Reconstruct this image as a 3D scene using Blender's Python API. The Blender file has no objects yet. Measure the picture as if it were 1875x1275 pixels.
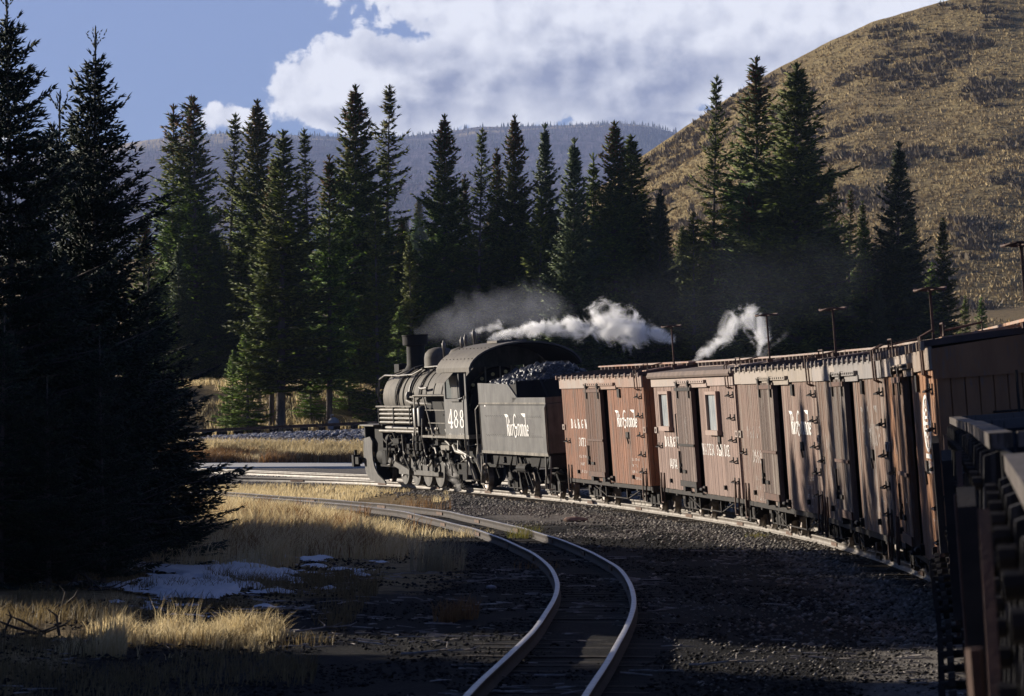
import bpy, math, random
import numpy as np
from mathutils import Vector, Matrix, Euler
R = math.radians
random.seed(7); RNG = np.random.default_rng(11)
SC = bpy.context.scene
COL = SC.collection

# ------------------------------------------------------------------ camera, light, exposure
CAMZ = 2.24; F = 6700.0; HOR = 738.0
cd = bpy.data.cameras.new("camera"); cam = bpy.data.objects.new("camera", cd); COL.objects.link(cam)
cam.location = (0, 0, CAMZ); cam.rotation_euler = (R(90) + math.atan((HOR - 637.5) / F), 0, 0)
cd.sensor_width = 36; cd.lens = F / 1875 * 36; cd.clip_start = .5; cd.clip_end = 20000
cd.dof.use_dof = True; cd.dof.focus_distance = 88; cd.dof.aperture_fstop = 10
SC.camera = cam
SUN_AZ, SUN_EL = 58.0, 13.0                      # azimuth left of +Y, elevation
SD = Vector((-math.sin(R(SUN_AZ)) * math.cos(R(SUN_EL)), math.cos(R(SUN_AZ)) * math.cos(R(SUN_EL)), math.sin(R(SUN_EL))))
sl = bpy.data.lights.new("sun", 'SUN'); sun = bpy.data.objects.new("sun", sl); COL.objects.link(sun)
sl.energy = 5.0; sl.angle = R(.53); sl.color = (1.0, .90, .76)
sun.rotation_euler = SD.to_track_quat('Z', 'Y').to_euler()
SC.view_settings.view_transform = 'Standard'; SC.view_settings.look = 'None'
SC.view_settings.gamma = 1; SC.view_settings.exposure = 1.2; SC.view_settings.use_curve_mapping = False
SC.render.engine = 'CYCLES'
cy = SC.cycles
cy.max_bounces = 5; cy.diffuse_bounces = 2; cy.glossy_bounces = 2; cy.transmission_bounces = 3
cy.transparent_max_bounces = 8; cy.volume_bounces = 5; cy.caustics_reflective = False; cy.caustics_refractive = False
cy.use_denoising = True; cy.sample_clamp_indirect = 4
cy.volume_max_steps = 256

# ------------------------------------------------------------------ node helpers
class NT:
    def __init__(s, tree): s.t = tree; s.n = tree.nodes; s.l = tree.links
    def node(s, kind, **kw):
        n = s.n.new(kind)
        for k, v in kw.items(): setattr(n, k, v)
        return n
    def set(s, sock, v):
        if isinstance(v, bpy.types.NodeSocket): s.l.new(v, sock)
        else: sock.default_value = v
    def m(s, op, a, b=0.0, c=None, clamp=False):
        n = s.node('ShaderNodeMath', operation=op, use_clamp=clamp); s.set(n.inputs[0], a)
        if len(n.inputs) > 1: s.set(n.inputs[1], b)
        if c is not None: s.set(n.inputs[2], c)
        return n.outputs[0]
    def mr(s, v, a, b, c=0.0, d=1.0, smooth=False):
        n = s.node('ShaderNodeMapRange'); n.interpolation_type = 'SMOOTHSTEP' if smooth else 'LINEAR'
        s.set(n.inputs[0], v); s.set(n.inputs[1], a); s.set(n.inputs[2], b); s.set(n.inputs[3], c); s.set(n.inputs[4], d)
        return n.outputs[0]
    def noise(s, vec, scale, detail=4, rough=.55, dist=0.0, out=0):
        n = s.node('ShaderNodeTexNoise'); s.set(n.inputs['Vector'], vec); s.set(n.inputs['Scale'], scale)
        n.inputs['Detail'].default_value = detail; n.inputs['Roughness'].default_value = rough; n.inputs['Distortion'].default_value = dist
        return n.outputs[out]
    def mapping(s, vec, scale=(1, 1, 1), loc=(0, 0, 0), rot=(0, 0, 0)):
        n = s.node('ShaderNodeMapping'); s.set(n.inputs[0], vec)
        n.inputs['Scale'].default_value = scale; n.inputs['Location'].default_value = loc; n.inputs['Rotation'].default_value = rot
        return n.outputs[0]
    def mix(s, f, a, b, blend='MIX'):
        n = s.node('ShaderNodeMix', data_type='RGBA', blend_type=blend)
        s.set(n.inputs[0], f)
        for k, v in ((6, a), (7, b)):
            s.set(n.inputs[k], v if isinstance(v, bpy.types.NodeSocket) else (*v[:3], 1))
        return n.outputs[2]
    def bump(s, h, strength=.3, dist=.02):
        n = s.node('ShaderNodeBump'); n.inputs['Strength'].default_value = strength; n.inputs['Distance'].default_value = dist
        s.set(n.inputs['Height'], h); return n.outputs[0]
def newmat(name):
    m = bpy.data.materials.new(name); m.use_nodes = True; t = NT(m.node_tree); t.n.clear()
    out = t.node('ShaderNodeOutputMaterial'); b = t.node('ShaderNodeBsdfPrincipled'); t.l.new(b.outputs[0], out.inputs[0])
    t.out = out; t.b = b; t.mat = m
    t.pos = t.node('ShaderNodeTexCoord').outputs['Object']
    return t
def pmat(name, c1, c2=None, scale=4, rough=.7, metal=0, bump=.25, bscale=30, spec=.3, stretch=(1, 1, 1), isl=0.0, c3=None, c3amt=.5, bdist=.01):
    t = newmat(name); c2 = c2 or tuple(x * .6 for x in c1)
    v = t.mapping(t.pos, stretch)
    f = t.mr(t.noise(v, scale, 5, .6), .35, .65)
    col = t.mix(f, c1, c2)
    if c3:
        g = t.mr(t.noise(v, scale * 2.7, 6, .7), c3amt, c3amt + .12); col = t.mix(g, col, c3)
    if isl:
        g = t.node('ShaderNodeNewGeometry'); k = t.mr(g.outputs['Random Per Island'], 0, 1, 1 - isl, 1 + isl)
        cc = t.node('ShaderNodeCombineXYZ'); [t.l.new(k, cc.inputs[i]) for i in range(3)]
        col = t.mix(1.0, col, cc.outputs[0], 'MULTIPLY')
    t.set(t.b.inputs['Base Color'], col); t.b.inputs['Roughness'].default_value = rough; t.b.inputs['Metallic'].default_value = metal
    t.b.inputs['Specular IOR Level'].default_value = spec
    if bump: t.l.new(t.bump(t.noise(v, bscale, 4, .6), bump, bdist), t.b.inputs['Normal'])
    return t.mat

# ------------------------------------------------------------------ world: physical sky with a bank of cumulus far away
world = bpy.data.worlds.new("World"); SC.world = world; world.use_nodes = True
w = NT(world.node_tree); w.n.clear()
wo = w.node('ShaderNodeOutputWorld'); bg = w.node('ShaderNodeBackground'); w.l.new(bg.outputs[0], wo.inputs[0])
sky = w.node('ShaderNodeTexSky'); sky.sky_type = 'NISHITA'; sky.sun_disc = False
sky.sun_elevation = R(SUN_EL); sky.sun_rotation = R(-SUN_AZ); sky.air_density = 1.0; sky.dust_density = 0.0; sky.ozone_density = 3.0; sky.altitude = 3000
bg.inputs['Strength'].default_value = 0.05
def build_clouds():
    d = w.node('ShaderNodeTexCoord').outputs['Generated']
    sep = w.node('ShaderNodeSeparateXYZ'); w.l.new(d, sep.inputs[0])
    az = w.m('ARCTAN2', sep.outputs[0], sep.outputs[1]); el = w.m('ARCSINE', sep.outputs[2])
    cv = w.node('ShaderNodeCombineXYZ'); w.l.new(w.m('MULTIPLY', az, 67.0), cv.inputs[0]); w.l.new(w.m('MULTIPLY', el, 67.0), cv.inputs[1])
    p = cv.outputs[0]                                         # unit: about 0.85 degree
    def ell(cx, cy_, rx, ry):
        n = w.mapping(p, (1 / rx, 1 / ry, 1), (-cx / rx, -cy_ / ry, 0))
        l = w.node('ShaderNodeVectorMath', operation='LENGTH'); w.l.new(n, l.inputs[0])
        return w.m('SUBTRACT', 1.0, l.outputs['Value'])
    es = [ell(-1.6, 5.85, 3.1, 1.25), ell(-3.4, 5.7, 1.35, .95), ell(2.2, 6.1, 5.4, 1.45), w.m('SUBTRACT', ell(-5.2, 5.2, 1.5, .8), .42), ell(.2, 7.6, 4.2, 1.5),
          ell(4.2, 7.1, 3.4, 1.3), ell(1.0, 6.9, 3.6, 1.2), ell(8, 7.2, 5, 2.0), ell(3.2, 5.15, 2.6, .35), ell(18, 6.0, 5, 1.7), ell(-22, 9, 6, 1.6), w.m('SUBTRACT', ell(-9.4, 4.9, 1.4, .9), .45)]
    s = es[0]
    for e in es[1:]: s = w.m('MAXIMUM', s, e)
    def dens(off):
        q = w.node('ShaderNodeVectorMath', operation='ADD'); w.l.new(p, q.inputs[0]); q.inputs[1].default_value = off
        n1 = w.noise(q.outputs[0], .62, 8, .58, .15)
        n2 = w.node('ShaderNodeTexVoronoi'); n2.feature = 'SMOOTH_F1'; n2.inputs['Smoothness'].default_value = .35
        dst = w.node('ShaderNodeVectorMath', operation='MULTIPLY_ADD'); w.l.new(w.noise(q.outputs[0], 1.6, 3, .5, 0, 1), dst.inputs[0]); dst.inputs[1].default_value = (.5, .5, .5); w.l.new(q.outputs[0], dst.inputs[2])
        w.l.new(dst.outputs[0], n2.inputs['Vector']); n2.inputs['Scale'].default_value = 1.0; n2.inputs['Detail'].default_value = 2.5
        n2.inputs['Roughness'].default_value = .5
        return w.m('ADD', w.m('MULTIPLY', w.m('SUBTRACT', n1, .5), 1.5), w.m('MULTIPLY', w.m('SUBTRACT', .40, n2.outputs['Distance']), .30))
    d0 = dens((0, 0, 0)); d1 = dens((-.22, .20, .05))
    fine = w.noise(p, 2.6, 6, .6, .6)
    t = w.m('ADD', w.m('ADD', w.m('MULTIPLY', s, .8), w.m('MULTIPLY', d0, .70)), w.m('MULTIPLY', w.m('SUBTRACT', fine, .5), .42))
    alpha = w.mr(t, -.01, .10, 0, 1, True)
    relief = w.m('MULTIPLY', w.m('SUBTRACT', d0, d1), 1.5)
    big = w.noise(w.mapping(p, (.5, .8, 1), (6.3, 2.2, 0)), 1.0, 4, .55)
    gs = [ell(1.6, 5.75, 3.2, .95), ell(-1.9, 6.55, 1.1, .50), ell(-.9, 5.15, 3.4, .45), ell(4.2, 5.9, 2.4, .7), ell(-3.0, 5.2, 1.5, .3)]
    g = gs[0]
    for e in gs[1:]: g = w.m('MAXIMUM', g, e)
    base = w.m('ADD', w.m('ADD', g, w.m('MULTIPLY', w.m('SUBTRACT', big, .5), 1.7)), w.m('MULTIPLY', d0, -.25))
    base = w.m('MULTIPLY', w.mr(base, -.35, .55, 0, 1, True), w.mr(t, .0, .35))             # thick middle and flat base go grey, the rim stays white
    relief = w.m('ADD', relief, w.m('MULTIPLY', w.m('SUBTRACT', fine, .5), .5))
    lit = w.m('SUBTRACT', w.m('ADD', 1.08, relief), w.m('MULTIPLY', base, .80), clamp=False)
    lit = w.mr(lit, .0, 1.12, 0, 1)
    ccol = w.mix(lit, (1.9, 2.0, 2.8), (10.4, 10.2, 10.0))
    # colder, deeper blue as through a polariser
    skyc = w.mix(1.0, sky.outputs[0], (.43, .45, .66), 'MULTIPLY')
    # plain sky wherever no cloud can be, so that the costly part is only worked out inside the cloud bank
    b2 = w.node('ShaderNodeBackground'); b2.inputs['Strength'].default_value = bg.inputs['Strength'].default_value
    w.l.new(skyc, bg.inputs[0]); w.l.new(w.mix(w.m('MULTIPLY', alpha, .97), skyc, ccol), b2.inputs[0])
    mx_ = w.node('ShaderNodeMixShader'); w.l.new(w.m('GREATER_THAN', s, -.75), mx_.inputs[0]); w.l.new(bg.outputs[0], mx_.inputs[1]); w.l.new(b2.outputs[0], mx_.inputs[2]); w.l.new(mx_.outputs[0], wo.inputs[0])
build_clouds(); world.cycles.sampling_method = 'MANUAL'; world.cycles.sample_map_resolution = 512

# ------------------------------------------------------------------ numpy noise
def _hash(ix, iy, seed):
    n = (ix.astype(np.int64) * 374761393 + iy.astype(np.int64) * 668265263 + seed * 974634777) & 0x7fffffff
    n = ((n ^ (n >> 13)) * 1274126177) & 0x7fffffff
    n = n ^ (n >> 16)
    return (n & 0xffffff) / float(0xffffff)
def vnoise(x, y, seed=0):
    x = np.asarray(x, float); y = np.asarray(y, float)
    ix = np.floor(x); iy = np.floor(y); fx = x - ix; fy = y - iy
    fx = fx * fx * (3 - 2 * fx); fy = fy * fy * (3 - 2 * fy)
    a = _hash(ix, iy, seed); b = _hash(ix + 1, iy, seed); c = _hash(ix, iy + 1, seed); d = _hash(ix + 1, iy + 1, seed)
    return (a * (1 - fx) + b * fx) * (1 - fy) + (c * (1 - fx) + d * fx) * fy
def fbm(x, y, octv=4, seed=0, gain=.5):
    s = 0; a = 1; t = 0
    for k in range(octv):
        s = s + a * vnoise(np.asarray(x) * 2 ** k + 17.3 * k, np.asarray(y) * 2 ** k - 9.1 * k, seed + k); t += a; a *= gain
    return s / t
def sstep(a, b, x):
    t = np.clip((np.asarray(x, float) - a) / (b - a), 0, 1); return t * t * (3 - 2 * t)

# ------------------------------------------------------------------ mesh helpers
def mesh_np(name, V, Fc, smooth=False):
    """V (n,3), Fc (m,k) all faces with k corners"""
    V = np.asarray(V, np.float32); Fc = np.asarray(Fc, np.int32)
    me = bpy.data.meshes.new(name); k = Fc.shape[1]
    me.vertices.add(len(V)); me.vertices.foreach_set('co', V.ravel())
    me.loops.add(Fc.size); me.loops.foreach_set('vertex_index', Fc.ravel())
    me.polygons.add(len(Fc)); me.polygons.foreach_set('loop_start', np.arange(0, Fc.size, k, dtype=np.int32))
    me.polygons.foreach_set('loop_total', np.full(len(Fc), k, np.int32))
    me.update(calc_edges=True)
    if smooth: me.polygons.foreach_set('use_smooth', np.ones(len(Fc), bool))
    return me
def link(name, me, parent=None, mat=None):
    if mat is not None and me is not None and not me.materials: me.materials.append(mat)
    o = bpy.data.objects.new(name, me); COL.objects.link(o)
    if parent is not None: o.parent = parent
    return o
def tag(o, label=None, cat=None, group=None, kind=None):
    if label: o['label'] = label
    if cat: o['category'] = cat
    if group: o['group'] = group
    if kind: o['kind'] = kind
    return o
def empty(name, loc=(0, 0, 0), rot=(0, 0, 0), parent=None):
    o = bpy.data.objects.new(name, None); o.empty_display_size = .3; COL.objects.link(o); o.location = loc; o.rotation_euler = rot
    if parent is not None: o.parent = parent
    return o
def children(o): return [c for c in o.children]
def copy_tree(o, parent=None):
    c = o.copy(); COL.objects.link(c); c.parent = parent
    for ch in children(o): copy_tree(ch, c)
    return c
WHOLE = {'side_siding', 'end_siding', 'running_board_saddle', 'door_boards', 'rivets', 'roof_rivets', 'plumbing', 'fittings', 'drop_doors'}
class MB:
    def __init__(s): s.v = []; s.f = []
    def add(s, vs, fs):
        b = len(s.v); s.v += [tuple(v) for v in vs]; s.f += [tuple(i + b for i in f) for f in fs]; return s
    def box(s, x0, x1, y0, y1, z0, z1):
        vs = [(x0, y0, z0), (x1, y0, z0), (x1, y1, z0), (x0, y1, z0), (x0, y0, z1), (x1, y0, z1), (x1, y1, z1), (x0, y1, z1)]
        return s.add(vs, [(0, 3, 2, 1), (4, 5, 6, 7), (0, 1, 5, 4), (1, 2, 6, 5), (2, 3, 7, 6), (3, 0, 4, 7)])
    def bar(s, a, b, wd, ht=None, up=(0, 0, 1)):
        ht = ht or wd; a = Vector(a); b = Vector(b); d = (b - a).normalized(); u = Vector(up)
        if abs(d.dot(u)) > .98: u = Vector((1, 0, 0))
        r = d.cross(u).normalized(); u = r.cross(d)
        vs = []
        for p in (a, b):
            for i, j in ((-1, -1), (1, -1), (1, 1), (-1, 1)): vs.append(p + r * i * wd / 2 + u * j * ht / 2)
        return s.add(vs, [(0, 3, 2, 1)[::-1], (4, 5, 6, 7)[::-1], (0, 1, 5, 4)[::-1], (1, 2, 6, 5)[::-1], (2, 3, 7, 6)[::-1], (3, 0, 4, 7)[::-1]])
    def tube(s, pts, r, n=8, cap=True):
        pts = [Vector(p) for p in pts]; rs = r if isinstance(r, (list, tuple)) else [r] * len(pts)
        prev = None; vs = []
        for i, p in enumerate(pts):
            d = (pts[min(i + 1, len(pts) - 1)] - pts[max(i - 1, 0)]).normalized()
            if prev is None:
                u = Vector((0, 0, 1)) if abs(d.z) < .9 else Vector((1, 0, 0)); a = d.cross(u).normalized()
            else:
                a = (prev - d * prev.dot(d)).normalized()
            prev = a; b = d.cross(a)
            for k in range(n):
                t = 2 * math.pi * k / n; vs.append(p + (a * math.cos(t) + b * math.sin(t)) * rs[i])
        fs = []
        for i in range(len(pts) - 1):
            for k in range(n):
                fs.append((i * n + k, i * n + (k + 1) % n, (i + 1) * n + (k + 1) % n, (i + 1) * n + k))
        if cap: fs.append(tuple(range(n))[::-1]); fs.append(tuple(range((len(pts) - 1) * n, len(pts) * n)))
        return s.add(vs, fs)
    def cyl(s, a, b, r, n=16): return s.tube([a, b], r, n)
    def lathe(s, c, prof, n=24, axis='z'):
        """prof: (r, h) pairs"""
        vs = []; c = Vector(c)
        for r, h in prof:
            for k in range(n):
                t = 2 * math.pi * k / n; x, y = r * math.cos(t), r * math.sin(t)
                vs.append(c + (Vector((x, y, h)) if axis == 'z' else Vector((x, h, y)) if axis == 'y' else Vector((h, x, y))))
        fs = []
        for i in range(len(prof) - 1):
            for k in range(n):
                fs.append((i * n + k, i * n + (k + 1) % n, (i + 1) * n + (k + 1) % n, (i + 1) * n + k))
        fs.append(tuple(range(n))[::-1]); fs.append(tuple(range((len(prof) - 1) * n, len(prof) * n)))
        return s.add(vs, fs)
    def prism(s, poly, x0, x1, axis='x'):
        """poly in (y,z) for axis x; (x,z) for y; (x,y) for z"""
        n = len(poly)
        def P(q, h): return (h, q[0], q[1]) if axis == 'x' else (q[0], h, q[1]) if axis == 'y' else (q[0], q[1], h)
        vs = [P(q, x0) for q in poly] + [P(q, x1) for q in poly]
        fs = [tuple(range(n))[::-1], tuple(range(n, 2 * n))] + [(i, (i + 1) % n, n + (i + 1) % n, n + i) for i in range(n)]
        return s.add(vs, fs)
    def mesh(s, name, smooth=False, bevel=0):
        me = bpy.data.meshes.new(name); me.from_pydata(s.v, [], s.f); me.validate(); me.update()
        if smooth:
            me.polygons.foreach_set('use_smooth', np.ones(len(me.polygons), bool))
            try: me.set_sharp_from_angle(angle=R(40))
            except Exception: pass
        return me
    def pieces(s):
        """faces grouped into pieces that lie well apart"""
        n = len(s.v); p = list(range(n))
        def find(a):
            while p[a] != a: p[a] = p[p[a]]; a = p[a]
            return a
        for f in s.f:
            r0 = find(f[0])
            for i in f[1:]: p[find(i)] = r0
        isl = {}
        for i in range(n): isl.setdefault(find(i), []).append(i)
        keys = list(isl)
        if len(keys) < 2 or len(keys) > 400: return None
        bb = np.array([[np.min([s.v[i] for i in isl[k]], axis=0), np.max([s.v[i] for i in isl[k]], axis=0)] for k in keys])
        lo, hi = bb[:, 0], bb[:, 1]; size = (hi - lo).max(1)
        gap = np.maximum(0, np.maximum(lo[:, None] - hi[None], lo[None] - hi[:, None])); near = np.sqrt((gap ** 2).sum(2)) <= np.maximum(.02, .49 * np.maximum(size[:, None], size[None]))
        lab = -np.ones(len(keys), int); c = 0
        for i in range(len(keys)):
            if lab[i] >= 0: continue
            st = [i]; lab[i] = c
            while st:
                a = st.pop()
                for b in np.nonzero(near[a] & (lab < 0))[0]: lab[b] = c; st.append(b)
            c += 1
        if c < 2: return None
        vl = {v: int(lab[k]) for k, key in enumerate(keys) for v in isl[key]}
        out = []
        for q in range(c):
            m = MB(); mp = {}
            for f in s.f:
                if vl[f[0]] != q: continue
                for i in f:
                    if i not in mp: mp[i] = len(m.v); m.v.append(s.v[i])
                m.f.append(tuple(mp[i] for i in f))
            if m.f: out.append(m)
        return out
    def obj(s, name, mat, parent=None, smooth=False, bevel=0):
        if parent is not None and name not in WHOLE:
            ps = s.pieces()
            if ps: return [m._obj(name, mat, parent, smooth, bevel) for m in ps][0]
        return s._obj(name, mat, parent, smooth, bevel)
    def _obj(s, name, mat, parent=None, smooth=False, bevel=0):
        o = link(name, s.mesh(name, smooth), parent, mat)
        if bevel:
            b = o.modifiers.new('bevel', 'BEVEL'); b.width = bevel; b.segments = 1; b.limit_method = 'ANGLE'
        return o
def grid_mesh(name, X, Y, Z, smooth=True):
    """X,Y,Z arrays (r,c)"""
    r, c = X.shape; V = np.stack([X, Y, Z], -1).reshape(-1, 3)
    i = np.arange(r * c).reshape(r, c)
    Fc = np.stack([i[:-1, :-1], i[:-1, 1:], i[1:, 1:], i[1:, :-1]], -1).reshape(-1, 4)
    return mesh_np(name, V, Fc, smooth)
def add_attr(me, name, arr):
    a = me.attributes.new(name, 'FLOAT', 'POINT'); a.data.foreach_set('value', np.asarray(arr, np.float32).ravel())
def zpx(py, Z): return CAMZ + (HOR - py) / F * Z
def xpx(px, Z): return (px - 937.5) / F * Z
# ------------------------------------------------------------------ track lines (world metres; y is the distance from the camera)
def gpt(px, py, z=0.0):
    Z = F * (CAMZ - z) / (py - HOR); return (xpx(px, Z), Z)
SL = [(890,1235),(940.5,1195.7),(981.5,1149),(1017,1106),(1022.6,1068.8),(1011,1039),(974,1012.8),(936.7,992),(899.4,978.4),(854.6,962),(798.6,951),(746,942),(686.6,934.4),(593,925.5),(500,917.6)]
SR = [(1088,1235),(1119.6,1195.7),(1149.5,1143),(1162.5,1098.6),(1159,1065),(1142,1039),(1097,1012.8),(1041,990),(985,971.7),(929,956.8),(873,945.6),(817,938),(742.6,929.6),(668,921),(574.7,911.5),(500,904.5)]
def smooth_line(pts, step=1.0, win=3.0):
    P = np.array(pts, float); s = np.r_[0, np.cumsum(np.hypot(*np.diff(P, axis=0).T))]
    q = np.arange(0, s[-1], step); X = np.interp(q, s, P[:, 0]); Y = np.interp(q, s, P[:, 1])
    k = int(win / step); ker = np.hanning(2 * k + 3)[1:-1]; ker /= ker.sum()
    def sm(a):
        e = np.r_[2 * a[0] - a[k:0:-1], a, 2 * a[-1] - a[-2:-k - 2:-1]]
        return np.convolve(e, ker, 'valid')
    return np.stack([sm(X), sm(Y)], 1)
_l = [gpt(*p) for p in SL]; _r = [gpt(*p) for p in SR]
_lx = lambda y: np.interp(y, [p[1] for p in _l], [p[0] for p in _l]); _rx = lambda y: np.interp(y, [p[1] for p in _r], [p[0] for p in _r])
sid = [(-.55, 12), (-.3, 22)]
for y in np.arange(30.6, 74, 4):
    sid.append(((_lx(y) + _rx(y)) / 2, y))
sid += [(-1.9, 77), (-3.55, 82.5), (-5.4, 87), (-7.6, 92.2), (-10.2, 98), (-13.2, 104.2), (-17, 111), (-25, 124)]
SID = smooth_line(sid, .75, 4)
# main line centre: from the cars and the engine
def side_to_center(x, y, slope, off):
    n = math.hypot(1, slope); return (x + off / n, y - slope * off / n * -1 * 1) if False else (x + off / n, y - off * slope / n)
# slope = dx/dy along the train (positive = going right with distance)
main = [(.1, -8), (1.25, 2), (2.25, 10), (3.1, 17), (4.05, 25), (5.08, 33), (5.58, 37), (5.93, 43), (6.04, 46.5), (6.04, 50.6), (5.96, 56), (5.62, 62.5), (5.33, 66.0), (4.62, 72), (4.0, 75.8), (3.1, 81), (2.47, 84.6),
        (2.16, 85.9), (.65, 91.9), (.3, 93.6), (-2.75, 103.8), (-4.2, 107.0), (-6.3, 109.6), (-8.6, 111.4), (-12.6, 114.3), (-22, 120.5)]
MAIN = smooth_line(main, .75, 5)
track2 = [(2.0, 103.5), (-1.2, 109), (-4.6, 113.7), (-7.6, 119.0), (-11.5, 126), (-18, 137)]
TR2 = smooth_line(track2, .75, 4)
up = [(-60, 161.5), (-12.8, 156.5), (-4.2, 156.3), (6, 157), (60, 161)]
UPT = smooth_line(up, 1.5, 6)
def up_z(x): return .98 + (np.clip(x, -60, 60) + 12.8) / 8.6 * .40 * np.where(np.asarray(x) > -4, .35, 1.0) + np.where(np.asarray(x) > -4, .26, 0)
def dist_line(x, y, L):
    x = np.asarray(x, float); y = np.asarray(y, float); d = np.full(x.shape, 1e9)
    for k in range(0, len(L), 2): d = np.minimum(d, (x - L[k, 0]) ** 2 + (y - L[k, 1]) ** 2)
    return np.sqrt(d)
def gz(x, y):
    """ground height"""
    x = np.asarray(x, float); y = np.asarray(y, float)
    z = -.17 + .10 * (fbm(x / 3, y / 5, 3, 5) - .5)
    left = sstep(-2.2, -7, x + .03 * (60 - y)) * sstep(95, 60, y)
    z = z + left * (.10 + .3 * (fbm(x / 4, y / 6, 3, 9) - .45))
    bank = sstep(145.5, 152.5, y) * .70 + sstep(152.5, 155.0, y) * (up_z(x) - .70)
    z = z + bank
    z = z + sstep(158.3, 160, y) * .05 + sstep(160.5, 168.5, y) * np.clip(3.0 + .5 * (fbm(x / 6, y / 6, 3, 21) - .5) - up_z(x) * .8, .8, 3)
    z = z + sstep(185, 560, y) * 22 + 6 * (fbm(x / 90, y / 90, 3, 31) - .5) * sstep(260, 500, y)
    return z
_dl = lambda x, y, L: dist_line(x, y, L)

# ground sheet
def nonuni(a, segs):
    out = [a]
    for b, st in segs:
        n = max(1, int(round((b - out[-1]) / st))); out += list(np.linspace(out[-1], b, n + 1)[1:])
    return np.array(out)
gy = nonuni(-40, [(8, 8), (26, 1.0), (64, .4), (125, .7), (143, 1.5), (170, .4), (260, 5), (800, 25), (8000, 300)])
gx = nonuni(-4500, [(-300, 420), (-60, 20), (-24, 3), (-9, .6), (7, .35), (13, .8), (60, 4), (300, 20), (4500, 420)])
GX, GY = np.meshgrid(gx, gy)
GZ = gz(GX, GY)
dS = dist_line(GX, GY, SID); dM = dist_line(GX, GY, MAIN); d2 = dist_line(GX, GY, TR2)
GZ = np.where((GY > 116) & (GY < 145.2) & (GX < 30), np.minimum(GZ, -.15), GZ); GZ = GZ + .03 * sstep(2.2, 1.0, np.minimum(dS, dM)) - .02
GZ = np.where((dM < 1.6) | (d2 < 1.4), np.minimum(GZ, -.155), GZ); GZ = np.where(dS < 1.5, -.150 + .035 * (fbm(GX / .9, GY / .9, 3, 71) - .5), GZ)
me = grid_mesh('ground', GX, GY, GZ)
grassy = sstep(-.9, -2.2, GX - np.interp(GY, SID[:, 1], SID[:, 0])) * sstep(38, 50, GY + 2.2 * (-GX - 3)) * sstep(97, 92, GY)
grassy = np.maximum(grassy, sstep(-3.2, -5, GX) * sstep(64, 58, GY))
grassy = np.maximum(grassy, sstep(76, 82, GY) * sstep(1.2, 1.8, dM) * sstep(-.5, -3.5, GX) * sstep(112, 106, GY) * .85)
grassy = np.maximum(grassy, sstep(144.4, 146, GY) * sstep(153.2, 151.5, GY)); grassy = np.maximum(grassy, sstep(159, 161, GY))
add_attr(me, 'grassy', grassy)
gravel = np.maximum(sstep(2.6, 1.2, dM), sstep(1.8, 1.0, d2) * .9)
gravel = np.maximum(gravel, sstep(151.9, 153.1, GY) * sstep(159.4, 158.6, GY))
gravel = np.maximum(gravel, sstep(110, 114, GY) * sstep(146, 144, GY) * .95); gravel = np.maximum(gravel, sstep(66, 78, GY) * sstep(.8, 2, GX + 2) * .8)
add_attr(me, 'gravel', gravel)
def ground_mat():
    t = newmat('ground_cinders'); P = t.node('ShaderNodeNewGeometry').outputs['Position']
    n1 = t.noise(P, 1.1, 6, .65); n2 = t.noise(P, 9, 5, .7); n3 = t.noise(t.mapping(P, (1, .7, 1)), 30, 3, .7)
    cin = t.mix(t.mr(n2, .35, .7), (.010, .0095, .010), (.026, .024, .022)); cin = t.mix(t.mr(n3, .62, .7), cin, (.10, .09, .082))
    grav = t.mix(t.mr(n3, .3, .7), (.09, .082, .075), (.34, .31, .27)); grav = t.mix(t.mr(n1, .4, .7, 0, .6), grav, (.10, .085, .07))
    gra = t.mix(t.mr(n2, .3, .7), (.14, .095, .045), (.42, .31, .155)); gra = t.mix(t.mr(n1, .5, .7, 0, .8), gra, (.08, .055, .03))
    a = t.node('ShaderNodeAttribute', attribute_name='gravel').outputs['Fac']; g = t.node('ShaderNodeAttribute', attribute_name='grassy').outputs['Fac']
    wob = t.m('MULTIPLY', t.m('SUBTRACT', n1, .5), 1.6)
    col = t.mix(t.mr(t.m('ADD', a, wob), .3, .7), cin, grav); col = t.mix(t.mr(t.m('ADD', g, wob), .35, .6), col, gra)
    t.set(t.b.inputs['Base Color'], col); t.b.inputs['Roughness'].default_value = .95; t.b.inputs['Specular IOR Level'].default_value = .1
    h = t.m('ADD', t.m('MULTIPLY', n2, .6), t.m('MULTIPLY', n3, .5))
    t.l.new(t.bump(h, .9, .06), t.b.inputs['Normal']); return t.mat
tag(link('ground', me, None, ground_mat()), kind='structure')

# ------------------------------------------------------------------ road beyond the tracks
rd = MB(); pts = []
for k in range(0, 61):
    x = -45 + k * 1; y0 = 134.8 + .35 * (x + 10); pts.append((x, y0))
L0 = [(x, y, -.115) for x, y in pts]; L1 = [(x, max(y + 1, 144.9 if x > -30 else y + 6), -.115) for x, y in pts]
rd.add(L0 + L1 + [(x, y, -.5) for x, y, z in L0], [(i, i + 1, 61 + i + 1, 61 + i) for i in range(60)] + [(122 + i, 123 + i, i + 1, i) for i in range(60)])
M_ROAD = pmat('worn_asphalt', (.62, .60, .56), (.52, .50, .47), 2, .85, 0, .3, 60, isl=0)
tag(rd.obj('road', M_ROAD), kind='structure')

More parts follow.
